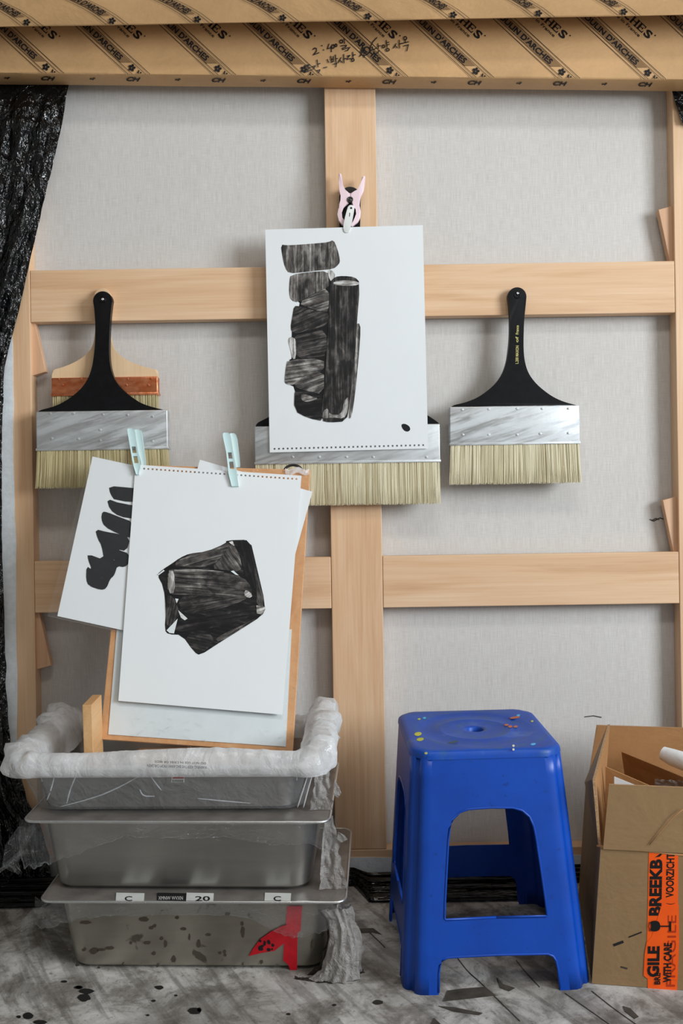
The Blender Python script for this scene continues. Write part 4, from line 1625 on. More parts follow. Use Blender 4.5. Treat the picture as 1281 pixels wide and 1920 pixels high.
NP = 280
pin = perim(TW, TD, .03, NP)
sec = [(-.036, -.034), (-.035, -.014), (-.031, .004), (-.025, .017), (-.015, .025), (-.005, .027), (.003, .023), (.009, .016), (.012, .007), (.013, -.002), (.011, -.009), (.008, -.012), (.006, -.014)]
rows = []
for k, (so_, sz) in enumerate(sec):
    row = []
    for i, (x, y) in enumerate(pin):
        ux, uy = x / (TW / 2), y / (TD / 2)
        nx, ny = (ux, 0) if abs(ux) > abs(uy) else (0, uy)
        cxn = min(1, max(0, abs(ux) - .86) / .14)
        cyn = min(1, max(0, abs(uy) - .78) / .22)
        dirv = Vector((math.copysign(cxn, ux) if cxn > 0 else 0, math.copysign(cyn, uy) if cyn > 0 else 0))
        if dirv.length < 1e-3:
            dirv = Vector((nx, ny))
        dirv.normalize()
        back = cyn if y > 0 else 0.0
        front = cyn if y < 0 else 0.0
        sd = i / NP * 60
        ridge = (abs(noise.noise(Vector((sd * 1.0, k * .22, 2)))) - .22) * .022 + (abs(noise.noise(Vector((sd * 2.7, k * .3, 6)))) - .2) * .010
        calm = front * (1 - cxn)                      # the front band is pulled fairly smooth
        ridge *= 1 - .8 * calm
        zz = sz
        if sz > 0:
            zz = sz * (1 - .80 * back * (1 - cxn)) * (1 + .45 * cxn * (1 if x > 0 else .5))
            if back and cxn and x > 0:
                zz *= 1.3
            if calm:
                zz *= 1.12 + .16 * math.sin(x * 13 + .8)
        out = so_ * (1 - .5 * back * (1 - cxn) * (1 if so_ > -.03 else 0)) + (.018 * cxn * (1 if so_ > 0 else 0)) + ridge * (1 if so_ > -.03 else .2)
        if so_ > 0 and sz < .01:
            out = max(out, .0045)
        if sz < -.003 and so_ < 0:
            out = min(out, -.032)
        row.append(M_top @ Vector((x + dirv.x * out, y + dirv.y * out, .0885 + zz + ridge * (1 if sz > 0 else .2))))
    rows.append(row)
g = grid_geo(rows, True)
bag = mk('plastic_bag', g[0], g[1], BAG, M=Matrix.Translation(M_top @ Vector((0, 0, 0))), smooth=0)
tag(bag, 'frosted white plastic bag bunched over the rim of the topmost tray', 'plastic bag')
# thin skirt of the bag over the tray wall
rows = []
for k in range(9):
    s = k / 8
    row = []
    ins = .004 + .022 * s
    pw = perim(TW - 2 * ins + .010, TD - 2 * ins + .010, .045, NP)
    for (x, y) in pw:
        nz = noise.noise(Vector((x * 30, y * 30, s * 4))) * .0025 * math.sin(math.pi * min(1, s * 1.2))
        d = Vector((x, y)).normalized()
        row.append(M_top @ Vector((x + d.x * max(0, nz + .001), y + d.y * max(0, nz + .001), .082 - .074 * s)))
    rows.append(row)
g = grid_geo(rows, True)
mk('bag_skirt', g[0], g[1], BAG_CLEAR, bag, smooth=0)
# creases of the bag over the front of the tray
for pts in ([(104, 1447), (96, 1480), (88, 1500)], [(146, 1447), (132, 1478), (125, 1507)], [(262, 1455), (220, 1478), (180, 1495), (112, 1513)],
            [(280, 1452), (296, 1474), (303, 1482)], [(262, 1480), (268, 1493), (290, 1493)], [(370, 1497), (410, 1501), (470, 1506)], [(585, 1455), (575, 1490), (569, 1514)], [(577, 1455), (566, 1488), (558, 1514)]):
    pp = smooth_poly(pts, 2, False)
    path = [hit(x, y, tp0 + tn * .0055, tn) for x, y in pp]
    rad = [.0004 + .0009 * math.sin(math.pi * k / (len(path) - 1)) for k in range(len(path))]
    g = tube_geo(path, rad, 5)
    mk('bag_crease', g[0], g[1], BAG, bag, smooth=0)
# tiny warning print on the bag, upside down as it hangs
for s, x1, y1, w, hh in (('WARNING: KEEP THIS BAG AWAY FROM CHILDREN', 388, 1437.5, 112, 5.5), ('DO NOT USE IN CRIBS OR BEDS', 386, 1430.5, 96, 4)):
    v, f = text_px(s, (x1, y1 - 1), (-w, -3.5), (0.2, hh), .0)
    fp = M_top @ Vector((0, -TD / 2 - .022, .0885 + .01))
    g = flat_vf((v, f), fp, Vector((0, -1, 0)), 0)
    mk('printed_warning', g[0], g[1], INK_PRINT, bag)

# ------------------------------------------------------------------ films on the lids


def lid_film(name_label, M, h, drops, tails, seed):
    """cling film hanging from a lid's front edge; drops (x, fall) along the front in tray frame"""
    rows_ = []
    NJ_, NI_ = 18, 300
    z0 = h + .0012
    for j in range(NJ_):
        s = j / (NJ_ - 1)
        row = []
        for i in range(NI_):
            x = -.30 + .60 * i / (NI_ - 1)
            fall = lerp_tab(drops, x)
            fall *= 1 + .12 * noise.noise(Vector((x * 40, seed, 0))) + .08 * noise.noise(Vector((x * 110, seed, 2)))
            fr = -TD / 2 - .0086
            xx = x
            yy = fr
            if abs(x) > TW / 2:            # wraps round the corner
                ex = abs(x) - TW / 2
                xx = math.copysign(TW / 2 + ex * .5, x)
                yy = fr + ex * .55
            cr = abs(noise.noise(Vector((x * 26, s * 2, seed)))) * .010 + abs(noise.noise(Vector((x * 70 + s * 3, s * 7, seed + 3)))) * .006
            row.append(M @ Vector((xx + cr * .5 * s, yy - abs(cr) * (.3 + s) - .004 * s, z0 - fall * s)))
        rows_.append(row)
    g = grid_geo(rows_)
    o = mk('cling_film', g[0], g[1], FILM, M=Matrix.Translation(M @ Vector((0, -TD / 2, h))), smooth=0)
    tag(o, name_label, 'film')
    # rolled hem
    hem = rows_[-1]
    g = tube_geo([p + Vector((0, -.0005, 0)) for p in hem], [.0007 + .0012 * abs(noise.noise(Vector((i * .3, seed, 1)))) for i in range(len(hem))], 5)
    mk('rolled_hem', g[0], g[1], FILM, o, smooth=0)
    for pts, wd in tails:
        rr_ = []
        for q, (x, y, z) in enumerate(pts):
            w = wd[q]
            rr_.append([M @ Vector((x + w * (c - 3) / 3, y - .006 * math.sin(c * 2.1 + q), z + .004 * math.sin(c * 1.7 + q * 2))) for c in range(7)])
        g = grid_geo(rr_)
        mk('film_tail', g[0], g[1], FILM, o, smooth=0)
    return o


film_mid = lid_film('clear cling film hanging in a ragged fringe from the lid of the middle tray', M_mid, .1375 + .0045,
         [(-.30, .060), (-.27, .085), (-.22, .072), (-.17, .055), (-.13, .038), (-.08, .024), (-.03, .026), (.05, .028), (.09, .026), (.14, .034), (.19, .038), (.235, .036), (.265, .05), (.30, .06)],
         [([(-.258, -.18, .135), (-.275, -.19, .105), (-.283, -.192, .075), (-.272, -.19, .058)], [.016, .017, .015, .007]),
          ([(-.262, -.185, .095), (-.285, -.19, .075), (-.31, -.19, .058), (-.325, -.19, .052)], [.006, .006, .005, .002])], 21)
film_low = lid_film('clear cling film hanging in short folds from the lid of the lowest tray', M_low, .1395 + .0045,
         [(-.30, .045), (-.265, .050), (-.23, .036), (-.19, .026), (-.12, .022), (-.02, .020), (.06, .022), (.10, .026), (.13, .042), (.165, .058), (.20, .062), (.24, .045), (.265, .03), (.30, .03)],
         [([(-.268, -.18, .135), (-.283, -.185, .112), (-.292, -.187, .088)], [.010, .013, .008]), ([(-.292, -.187, .090), (-.283, -.188, .07), (-.275, -.188, .052)], [.004, .005, .001])], 33)

for (film_o, M_, h_, xs, ys, n_, sd) in ((film_mid, M_mid, .142, (112, 605), (1551, 1574), 30, 1), (film_low, M_low, .144, (135, 600), (1700, 1715), 22, 2)):
    rnd = random.Random(sd)
    fpl = M_ @ Vector((0, -TD / 2 - .018, h_))
    for k in range(n_):
        x = rnd.uniform(*xs)
        y = rnd.uniform(*ys)
        an = rnd.uniform(-.9, .9)
        L = rnd.uniform(8, 26)
        pts = smooth_poly([(x, y), (x + L * .5 * math.cos(an), y + L * .4 * math.sin(an) + rnd.uniform(-3, 3)), (x + L * math.cos(an), y + L * .5 * math.sin(an))], 2, False)
        path = [hit(a, b, fpl, Vector((0, -1, 0))) for a, b in pts]
        g = tube_geo(path, [.0001 + rnd.uniform(.0003, .0007) * math.sin(math.pi * q / (len(path) - 1)) for q in range(len(path))], 5)
        mk('film_crease', g[0], g[1], FILM, film_o, smooth=0)

# grey film hanging between the lids at the right-hand end of the stack


def hang_film(p_top, p_bot, x_in, n_i, n_j, seed, amp):
    rows_ = []
    for j in range(n_j):
        s = j / (n_j - 1)
        c = p_top.lerp(p_bot, s)
        row = []
        for i in range(n_i):
            u = i / (n_i - 1)
            xi = x_in[0] + (x_in[1] - x_in[0]) * s + .006 * abs(noise.noise(Vector((s * 4, seed + 2, 1)))) + .003 * abs(noise.noise(Vector((s * 13, seed, 8))))
            x = xi + (c.x - xi) * u + (.010 * noise.noise(Vector((s * 7, seed, 4))) * u * math.sin(math.pi * s))
            f = abs(noise.noise(Vector((x * 30, s * 1.6, seed)))) + .5 * abs(noise.noise(Vector((x * 75, s * 5, seed + 3))))
            row.append(Vector((x, c.y - amp * f * (.4 + .6 * math.sin(math.pi * s)), c.z)))
        rows_.append(row)
    return grid_geo(rows_)


fx_m = (M_mid @ Vector((TW / 2, 0, 0))).x
fx_t = (M_top @ Vector((TW / 2, 0, 0))).x
fx_l = (M_low @ Vector((TW / 2, 0, 0))).x
yr = (M_mid @ Vector((TW / 2 - .01, -TD / 2, 0))).y
gf = thing('plastic_film', Matrix.Translation((fx_l + .02, yr, 0)), 'dirty grey crumpled film hanging beside the tray stack and bunched on the floor', 'film')
g = hang_film(Vector((fx_m - .002, yr + .055, .3595)), Vector((fx_m + .003, yr + .045, .2885)), (fx_t - .006, fx_t - .018), 30, 30, 3, .016)
mk('upper_fold', g[0], g[1], FILM_GREY, gf, smooth=0)
g = hang_film(Vector((fx_m + .003, yr + .045, .2770)), Vector((fx_l + .003, yr + .040, .1450)), (fx_m - .012, fx_m - .024), 40, 40, 6, .020)
mk('middle_fold', g[0], g[1], FILM_GREY, gf, smooth=0)
# shreds that stick out past the stack
for pts in ([(628, 1462), (636, 1476), (640, 1487), (634, 1496), (626, 1490)], [(634, 1560), (646, 1566), (652, 1574), (640, 1580), (632, 1574)]):
    pl = pix(630, 1500, 1.80)
    g = slab(pts, pl, -FWD, 0, .0008)
    mk('film_shred', g[0], g[1], FILM_GREY, gf)
# dark bunched end that flows down to the floor
path = [((628, 1701), .030, .016), ((640, 1722), .026, .018), ((646, 1750), .030, .022), ((645, 1780), .036, .028), ((640, 1806), .040, .034), ((630, 1826), .052, .036), ((622, 1840), .056, .034), ((620, 1846), .052, .030)]
rows = []
NR = 90
base_y = on_floor(630, 1842).y + .030
for k in range(8 * 6 - 5):
    q = k / (8 * 6 - 6) * 7
    a = min(int(q), 6)
    w_ = q - a
    (p0_, rx0, ry0), (p1_, rx1, ry1) = path[a], path[a + 1]
    px_ = p0_[0] + (p1_[0] - p0_[0]) * w_
    py_ = p0_[1] + (p1_[1] - p0_[1]) * w_
    rx_, ry_ = rx0 + (rx1 - rx0) * w_, ry0 + (ry1 - ry0) * w_
    c = hit(px_, py_, Vector((0, base_y, 0)), Vector((0, 1, 0)))
    z = max(.001, c.z) if k < 42 else .001
    row = []
    for i in range(NR):
        an = 2 * math.pi * i / NR
        fold = 1.05 - .5 * abs(noise.noise(Vector((math.cos(an) * 2.0, math.sin(an) * 2.0, q * .32)))) - .12 * abs(noise.noise(Vector((math.cos(an) * 5, math.sin(an) * 5, q * .9 + 4))))
        fold += .14 * noise.noise(Vector((math.cos(an) * 2, math.sin(an) * 2, q * 1.4)))
        toe = 1 + (.55 * max(0, -math.cos(an)) ** 3 if q > 5 else 0)
        bx_ = c.x + rx_ * math.cos(an) * fold * toe
        by_ = base_y + ry_ * math.sin(an) * fold
        if bx_ < fx_l - .016:        # what lies left of the tray's corner lies in front of its wall
            by_ = min(by_, (M_low @ Vector((TW / 2 - .03, -(TD - .034) / 2, 0))).y - .004)
        row.append(Vector((bx_, by_, max(.0008, z + .006 * noise.noise(Vector((math.cos(an) * 3, math.sin(an) * 3, q * 3))) * (1 if z > .012 else 0)))))
    rows.append(row)
g = grid_geo(rows, True)
mk('bunched_end', g[0], g[1], FILM_GREY, gf, smooth=0)

# ================================================================== DRAWING BOARD AND ITS SHEETS
B_BOT = pix(370, 1398, 1.905)
B_TOP = pix(410, 876, 2.085)
dv = B_TOP - B_BOT
dv -= XW * dv.dot(XW)
BN = XW.cross(dv.normalized())
if BN.dot(FWD) > 0:
    BN = -BN
BTH = .010
board = thing('drawing_board', Matrix.Translation(B_BOT) @ Matrix.Rotation(-(math.pi / 2 - math.atan2(dv.z, dv.y)), 4, 'X'),
              'brown wooden drawing board wrapped in clear film, standing tilted on the topmost tray', 'drawing board')
BC = [(239, 871), (582, 881), (549, 1411), (187, 1386)]
g = slab(BC, B_BOT, BN, -BTH, BTH, .0012)
mk('wooden_panel', g[0], g[1], WOOD_BOARD, board)
g = slab([(219, 1180), (547, 1180), (536, 1400), (203, 1377)], B_BOT, BN, .0003, .0016)
mk('backing_sheet', g[0], g[1], PAPER_GREY, board)
# clear film: flat over the face, loose past the right-hand edge
g = sheet_mesh([(236, 872), (583, 882), (565, 1412), (186, 1388)], B_BOT, BN, .0036, None, 60, 90, .0016, 5)
mk('film_wrap', g[0], g[1], FILM_FLAT, board, smooth=0)
rnd = random.Random(8)
for k in range(46):
    if k < 30:
        x, y = 225 + rnd.random() * 310, 1340 + rnd.random() * 55 + 0
        y += (x - 225) * .06
        an = rnd.uniform(.1, .9) * (1 if rnd.random() < .75 else -1)
        L = rnd.uniform(6, 20)
    else:
        y = 900 + rnd.random() * 490
        x = 580 - (y - 885) * .066 - rnd.random() * 14
        an = rnd.uniform(-.9, .9)
        L = rnd.uniform(4, 11)
    pts = smooth_poly([(x, y), (x + L * .5 * math.cos(an), y + L * .5 * math.sin(an) + rnd.uniform(-1.5, 1.5)), (x + L * math.cos(an), y + L * math.sin(an))], 2, False)
    pathw = [hit(a, b, B_BOT + BN * .0052, BN) for a, b in pts]
    g = tube_geo(pathw, [.0001 + .00045 * math.sin(math.pi * q / (len(pathw) - 1)) for q in range(len(pathw))], 5)
    mk('film_crease', g[0], g[1], FILM, board, smooth=0)
# black ring at the top right of the board, white twist of film on it
ring = []
for k in range(15):
    a = math.pi * (1.05 + .9 * k / 14)
    ring.append(hit(550 + 18 * math.cos(a), 887 + 15 * math.sin(a), B_BOT - BN * .004, BN))
g = tube_geo(ring, .0028, 8)
mk('hanging_ring', g[0], g[1], BLACK_PLASTIC_HW, board, smooth=0)
rows = []
for k in range(8):
    x = 535 + 6.4 * k
    rows.append([hit(x, 878 + 3 * math.sin(k * 1.3) + q * 2.2, B_BOT + BN * (.004 + .003 * math.sin(k * 2.1 + q)), BN) for q in range(6)])
g = grid_geo(rows)
mk('film_twist', g[0], g[1], BAG, board, smooth=0)

# sheet in a clear sleeve, left, behind the front drawing
sl = thing('sleeved_drawing', Matrix.Translation(hit(165, 1170, B_BOT, BN)), 'tilted sheet with a zigzag of solid black strokes, in a clear plastic sleeve', 'drawing')
ang = math.radians(12.2)
TL = (173.5, 856)
ex = (math.cos(ang), math.sin(ang))
ey = (-math.sin(ang) * 1.02, math.cos(ang))
HS = 306


def sp(a, b):
    return (TL[0] + ex[0] * a + ey[0] * b, TL[1] + ex[1] * a + ey[1] * b)


SO = .0085
g = sheet_mesh([sp(0, 0), sp(214, 0), sp(214, HS), sp(0, HS)], B_BOT, BN, SO, None, 12, 16)
mk('paper_sheet', g[0], g[1], PAPER, sl)


def A4(pts):
    return [(80 + x * .4059, 790 + y * .4059) for x, y in pts]


for k, p in enumerate(([(305, 298), (400, 306), (520, 318), (520, 378), (335, 368), (312, 335)],
                       [(296, 356), (360, 380), (520, 400), (520, 462), (420, 450), (355, 440), (310, 408)],
                       [(276, 416), (300, 420), (350, 440), (420, 466), (414, 530), (405, 540), (345, 518), (285, 486), (270, 450)],
                       [(242, 497), (300, 512), (345, 518), (405, 538), (388, 600), (340, 590), (403, 612), (402, 652), (378, 675), (345, 668), (335, 700), (328, 715),
                        (312, 728), (295, 772), (270, 780), (212, 760), (200, 730), (203, 668), (228, 686), (210, 640), (207, 612), (284, 640), (272, 572), (255, 545)])):
    ink_stroke(A4(p), B_BOT, BN, SO + .0004 + k * .00005, 0, 0, sl, .4, 'black_stroke', 1, INK_FLAT)
g = sheet_mesh([sp(-3, -3), sp(216, -3), sp(216, HS + 6), sp(-18, HS + 3)], B_BOT, BN, SO + .0020, None, 20, 40, .0022, 9)
slv = mk('clear_sleeve', g[0], g[1], SLEEVE, sl, smooth=0)
path = [hit(*sp(-18 + 150 * q / 10, HS + 3.4), B_BOT + BN * (SO + .0016), BN) for q in range(11)]
g = tube_geo(path, .0011, 6)
mk('sleeve_hem', g[0], g[1], SLEEVE, slv, smooth=0)

# small sheet tucked behind
bs = thing('paper_sheet', Matrix.Translation(hit(470, 1180, B_BOT, BN)), 'blank tilted sheet whose corner peeks out right of the folded-strokes drawing', 'paper')
g = sheet_mesh([(375, 862), (586, 922), (505, 1216), (294, 1156)], B_BOT, BN, .0062, None, 8, 8)
mk('sheet', g[0], g[1], PAPER, bs)

# front drawing
FO = .0125
fd = thing('drawing', Matrix.Translation(hit(376, 1330, B_BOT, BN)), 'white perforated sheet with a folded bundle of dry black strokes, pegged to the board', 'drawing')
FBOW = None
g = sheet_mesh([(254, 871), (565.5, 892), (530, 1340), (222, 1314)], B_BOT, BN, FO, ('top', 38, 5.5, 3.3))
mk('paper_sheet', g[0], g[1], PAPER, fd)


def A5(pts):
    return [(280 + x * .1796, 1000 + y * .1796) for x, y in pts]


BASE = [(80, 430), (150, 370), (230, 320), (320, 255), (420, 210), (600, 190), (800, 105), (805, 72), (1055, 66), (1110, 300), (1220, 770), (1180, 860), (960, 1000), (720, 1150),
        (530, 1275), (470, 1240), (340, 1060), (200, 1055), (160, 1010), (175, 800), (150, 560)]
F_S = [(BASE, -.2, .12),
       ([(230, 330), (420, 215), (600, 192), (800, 108), (860, 110), (780, 230), (640, 350), (400, 350)], .28, .46),
       ([(640, 365), (780, 230), (850, 110), (895, 130), (970, 310), (950, 400), (800, 385)], -.95, .50),
       ([(905, 75), (1052, 70), (1108, 300), (1130, 570), (1040, 620), (985, 420), (960, 250)], -1.3, .10),
       ([(1085, 330), (1115, 340), (1215, 770), (1120, 760), (1125, 570)], -1.3, .40),
       ([(300, 690), (420, 640), (800, 670), (1050, 660), (900, 740), (500, 850), (340, 820)], .2, .36),
       ([(270, 900), (600, 880), (1100, 720), (1120, 850), (700, 990), (260, 1048)], .15, .20),
       ([(690, 1090), (900, 990), (1180, 855), (960, 1000), (720, 1145)], .55, .48),
       ([(350, 1062), (620, 1030), (690, 1130), (530, 1268), (470, 1235)], -.2, .32),
       ([(165, 640), (250, 660), (300, 760), (310, 880), (180, 1000), (170, 800)], 1.4, .36),
       ([(190, 385), (260, 372), (600, 392), (900, 430), (1040, 500), (1080, 650), (980, 690), (700, 660), (400, 640), (190, 640)], -.08, .42),
       ([(195, 400), (262, 385), (268, 620), (200, 630)], 1.5, .80),
       ([(260, 372), (600, 378), (840, 410), (600, 398), (262, 396)], -.03, .80),
       ([(985, 640), (1010, 580), (1085, 650), (1040, 680)], .6, .85)]
for k, (p, a, tn) in enumerate(F_S):
    ink_stroke(A5(p), B_BOT, BN, FO + .0004 + k * .00009, a, tn, fd)
for k, p in enumerate(([(180, 1012), (297, 890), (258, 1046), (210, 1040)], [(850, 395), (880, 388), (935, 440), (900, 432)], [(1118, 752), (1214, 768), (1182, 852), (1122, 836)],
                       [(270, 680), (306, 685), (286, 730)], [(300, 800), (400, 890), (370, 908), (330, 880)], [(85, 432), (150, 380), (160, 392), (100, 436)], [(830, 90), (870, 80), (890, 130), (860, 118)])):
    ink_stroke(A5(p), B_BOT, BN, FO + .0018 + k * .00002, .3, .95 if k != 2 else .7, fd, .5, 'bare_gap', 0, None if k in (2, 4, 6) else PAPER_GREY)

# clothes pegs


def peg(front, back, label):
    """front / back: lists of (px, py, half width px, distance in front of the board)"""
    o = hit(front[-1][0], front[-1][1], B_BOT + BN * FO, BN)
    root = thing('clothes_peg', Matrix.Translation(o), label, 'clothes peg')

    def arm(name, sec, th):
        rows_ = []
        # densify
        S = []
        for a, b in zip(sec[:-1], sec[1:]):
            for q in range(4):
                S.append(tuple(a[m] + (b[m] - a[m]) * q / 4 for m in range(4)))
        S.append(sec[-1])
        for k, (x, y, w, d) in enumerate(S):
            if k == 0:
                S0 = (x, y + 1.5, w * .45, d)
            c = hit(x, y, B_BOT + BN * d, BN)
            wd = w * .00112
            if k == 0:
                wd *= .6
            t2 = th / 2
            rows_.append([c - XW * wd - BN * t2, c + XW * wd - BN * t2, c + XW * (wd + .0006), c + XW * wd + BN * t2, c + XW * wd * .55 + BN * (t2 * .7),
                          c - XW * wd * .55 + BN * (t2 * .7), c - XW * wd + BN * t2, c - XW * (wd + .0006)])
        g_ = grid_geo(rows_, True)
        if name == 'front_arm':       # the spring window and the slot below it are cut right through
            holes = {(j, i) for j in (8, 9, 11, 12, 13) for i in (4, 0)}
            g_ = (g_[0], [q for n_, q in enumerate(g_[1]) if (n_ // 8, n_ % 8) not in holes])
        g_[1].append(list(range(8))[::-1])
        g_[1].append([len(g_[0]) - 8 + q for q in range(8)])
        return mk(name, g_[0], g_[1], MINT, root, smooth=45)
    f_ = arm('front_arm', front, .0055)
    arm('back_arm', back, .0055)
    m = front[2]
    # coil spring between the arms
    c0_ = hit(m[0], m[1] + 4, B_BOT + BN * (m[3] - .008), BN)
    pth = []
    for k in range(40):
        a = k * .9
        pth.append(c0_ + XW * (-.006 + .012 * k / 39) + BN * (.0032 * math.cos(a)) + Vector((0, 0, .0032 * math.sin(a))))
    g_ = tube_geo(pth, .0006, 5)
    mk('spring', g_[0], g_[1], BRIGHT_STEEL, root, smooth=0)


peg([(245, 804, 6, .034), (247, 812, 7, .032), (251, 838, 6.6, .026), (255, 862, 6.6, .020), (257.5, 876, 6, .0165), (258, 890, 2.2, .0158)],
    [(258, 806, 6, -.020), (260, 816, 6.6, -.020), (265, 845, 5.6, -.019), (269, 866, 4.6, -.018), (270, 876, 4, -.0175)],
    'mint clothes peg at the top left corner of the pegged drawing')
peg([(424, 812, 6.2, .034), (426, 822, 7, .032), (431, 849, 6.2, .026), (434.5, 872, 7, .021), (436.5, 888, 7.6, .0175), (441, 912, 6.2, .0155)],
    [(436, 813, 5.6, -.020), (439, 824, 6, -.020), (443, 852, 5.2, -.019), (445.5, 870, 4.4, -.018), (446, 877, 3.6, -.0175)],
    'mint clothes peg in the middle of the board top edge')

# wooden blocks in the top tray
zt = .2865 + .0032
pA = pix(163, 1322, 1.835)
blk = thing('wooden_block', Matrix.Translation((pA.x, pA.y, zt)), 'pale wooden plank on edge in the topmost tray, beside the drawing board', 'plank')
wA = 9 * 1.835 / F_PX
g = box_geo(pA.x - wA, pA.x + wA, pA.y, pA.y + .076, zt + .0005, pA.z, .0012)
mk('plank', g[0], g[1], WOOD_BLOCK, blk)
zz = B_BOT.z - .018
slat = thing('wooden_block', Matrix.Translation((B_BOT.x, B_BOT.y, zt)), 'low wooden block under the lower edge of the drawing board', 'block')
g = box_geo(B_BOT.x - .12, B_BOT.x + .12, B_BOT.y + .003, B_BOT.y + .05, zt + .0005, zz, .0015)
mk('block', g[0], g[1], WOOD_BLOCK, slat)

# ================================================================== BLUE STOOL
SX, SYf = .2455, on_floor(900, 1862).y
ZS = .412
HB, HT = .164, .131
SHEAR = Matrix.Identity(4)
SHEAR[0][2] = -.028
M_ST = Matrix.Translation((SX + .0055, SYf + HB, 0)) @ Matrix.Rotation(math.radians(2.4), 4, 'Z')
M_SQ = Matrix.Translation((SX + .0055, SYf + HB, 0)) @ SHEAR @ Matrix.Rotation(math.radians(2.4), 4, 'Z')
stool = thing('plastic_stool', M_ST, 'worn blue plastic stool with a round hole in its seat', 'stool')


def half(z):
    s = z / (ZS - .012)
    return HB + (HT - HB) * s


def afl(z):
    return half(z) * .74


for side in range(4):
    Rz = Matrix.Rotation(side * math.pi / 2, 4, 'Z')
    zt_ = ZS - .012
    for sg in (-1, 1):
        pts = [(0, zt_)]
        for k in range(9):
            z = zt_ * (1 - k / 8)
            pts.append((afl(z), z))
        # foot inner edge and low arch
        pts += [(.1045, 0), (.1025, .036), (.100, .050), (.095, .0585), (.086, .0625), (0, .0640)]
        pts += [(0, .1275), (.086, .1262), (.0885, .1285), (.0865, .155), (.0805, .215), (.0755, .262), (.0725, .280), (.066, .2965), (.054, .3075), (.038, .3125), (0, .3140)]
        th = .0042
        rim = []
        for off in (0, th):
            for (a, z) in pts:
                rim.append(M_SQ @ (Rz @ Vector((sg * a, -(half(z) - off), z))))
        n = len(pts)
        # triangulate the concave outline through a bmesh ngon
        bm = bmesh.new()
        vs = [bm.verts.new(v) for v in rim]
        tris = tessellate_polygon([[Vector((a, z, 0)) for a, z in pts]])
        for (i0, i1, i2) in tris:
            bm.faces.new((vs[i0], vs[i1], vs[i2]))
            bm.faces.new((vs[n + i2], vs[n + i1], vs[n + i0]))
        for k in range(n):
            q = [vs[k], vs[(k + 1) % n], vs[n + (k + 1) % n], vs[n + k]]
            bm.faces.new(q)
        bmesh.ops.recalc_face_normals(bm, faces=bm.faces)
        gg = bm_out(bm)
        if sg < 0:
            keep = gg
        else:
            g = join(keep, gg)
            mk('side_panel', g[0], g[1], STOOL, stool)
    # raised lip round the window and the arch
    for pts in ([(0, .1275), (.086, .1262), (.0885, .1285), (.0865, .155), (.0805, .215), (.0755, .262), (.0725, .280), (.066, .2965), (.054, .3075), (.038, .3125), (0, .3140)],
                [(.1045, .004), (.1025, .036), (.100, .050), (.095, .0585), (.086, .0625), (0, .0640)]):
        full = [(-a, z) for a, z in pts[::-1]] + pts[1:] if pts[0][0] == 0 else pts + [(-a, z) for a, z in pts[::-1]][1:]
        if pts[0][0] == 0:
            full = pts + [(-a, z) for a, z in pts[::-1]][1:]
        path = [M_SQ @ (Rz @ Vector((a, -(half(z) - .0006), z))) for a, z in full]
        g = tube_geo(path, .0022, 6)
        mk('window_lip', g[0], g[1], STOOL, stool, smooth=0)
    # corner leg with pressed ribs
    rows = []
    for k in range(13):
        z = zt_ * k / 12
        h_, a_ = half(z), afl(z)
        kk = h_ - a_
        row = []
        for (u, v) in ((-.22, 0), (-.10, .006), (.0, .0), (.30, .02), (.46, .09), (.56, .20), (.57, .33), (.63, .37), (.67, .43), (.80, .44), (.91, .54), (.98, .70), (1.0, 1.0), (.994, 1.10), (1.0, 1.22)):
            row.append(M_SQ @ (Rz @ Vector((a_ + u * kk, -(h_ - v * kk), z))))
        rows.append(row)
    g = grid_geo(rows)
    me_ = mk('leg', g[0], g[1], STOOL, stool, smooth=60)
    sm_ = me_.modifiers.new('wall', 'SOLIDIFY')
    sm_.thickness = .004
    sm_.offset = -1
# seat
NS = 96


def seat_r(a):
    """outline of the seat: a square with scooped-off corners"""
    h_ = HT + .001
    c, s = abs(math.cos(a)), abs(math.sin(a))
    r = h_ / max(c, s)
    cut = (h_ * 1.81) / (c + s)
    return min(r, cut)


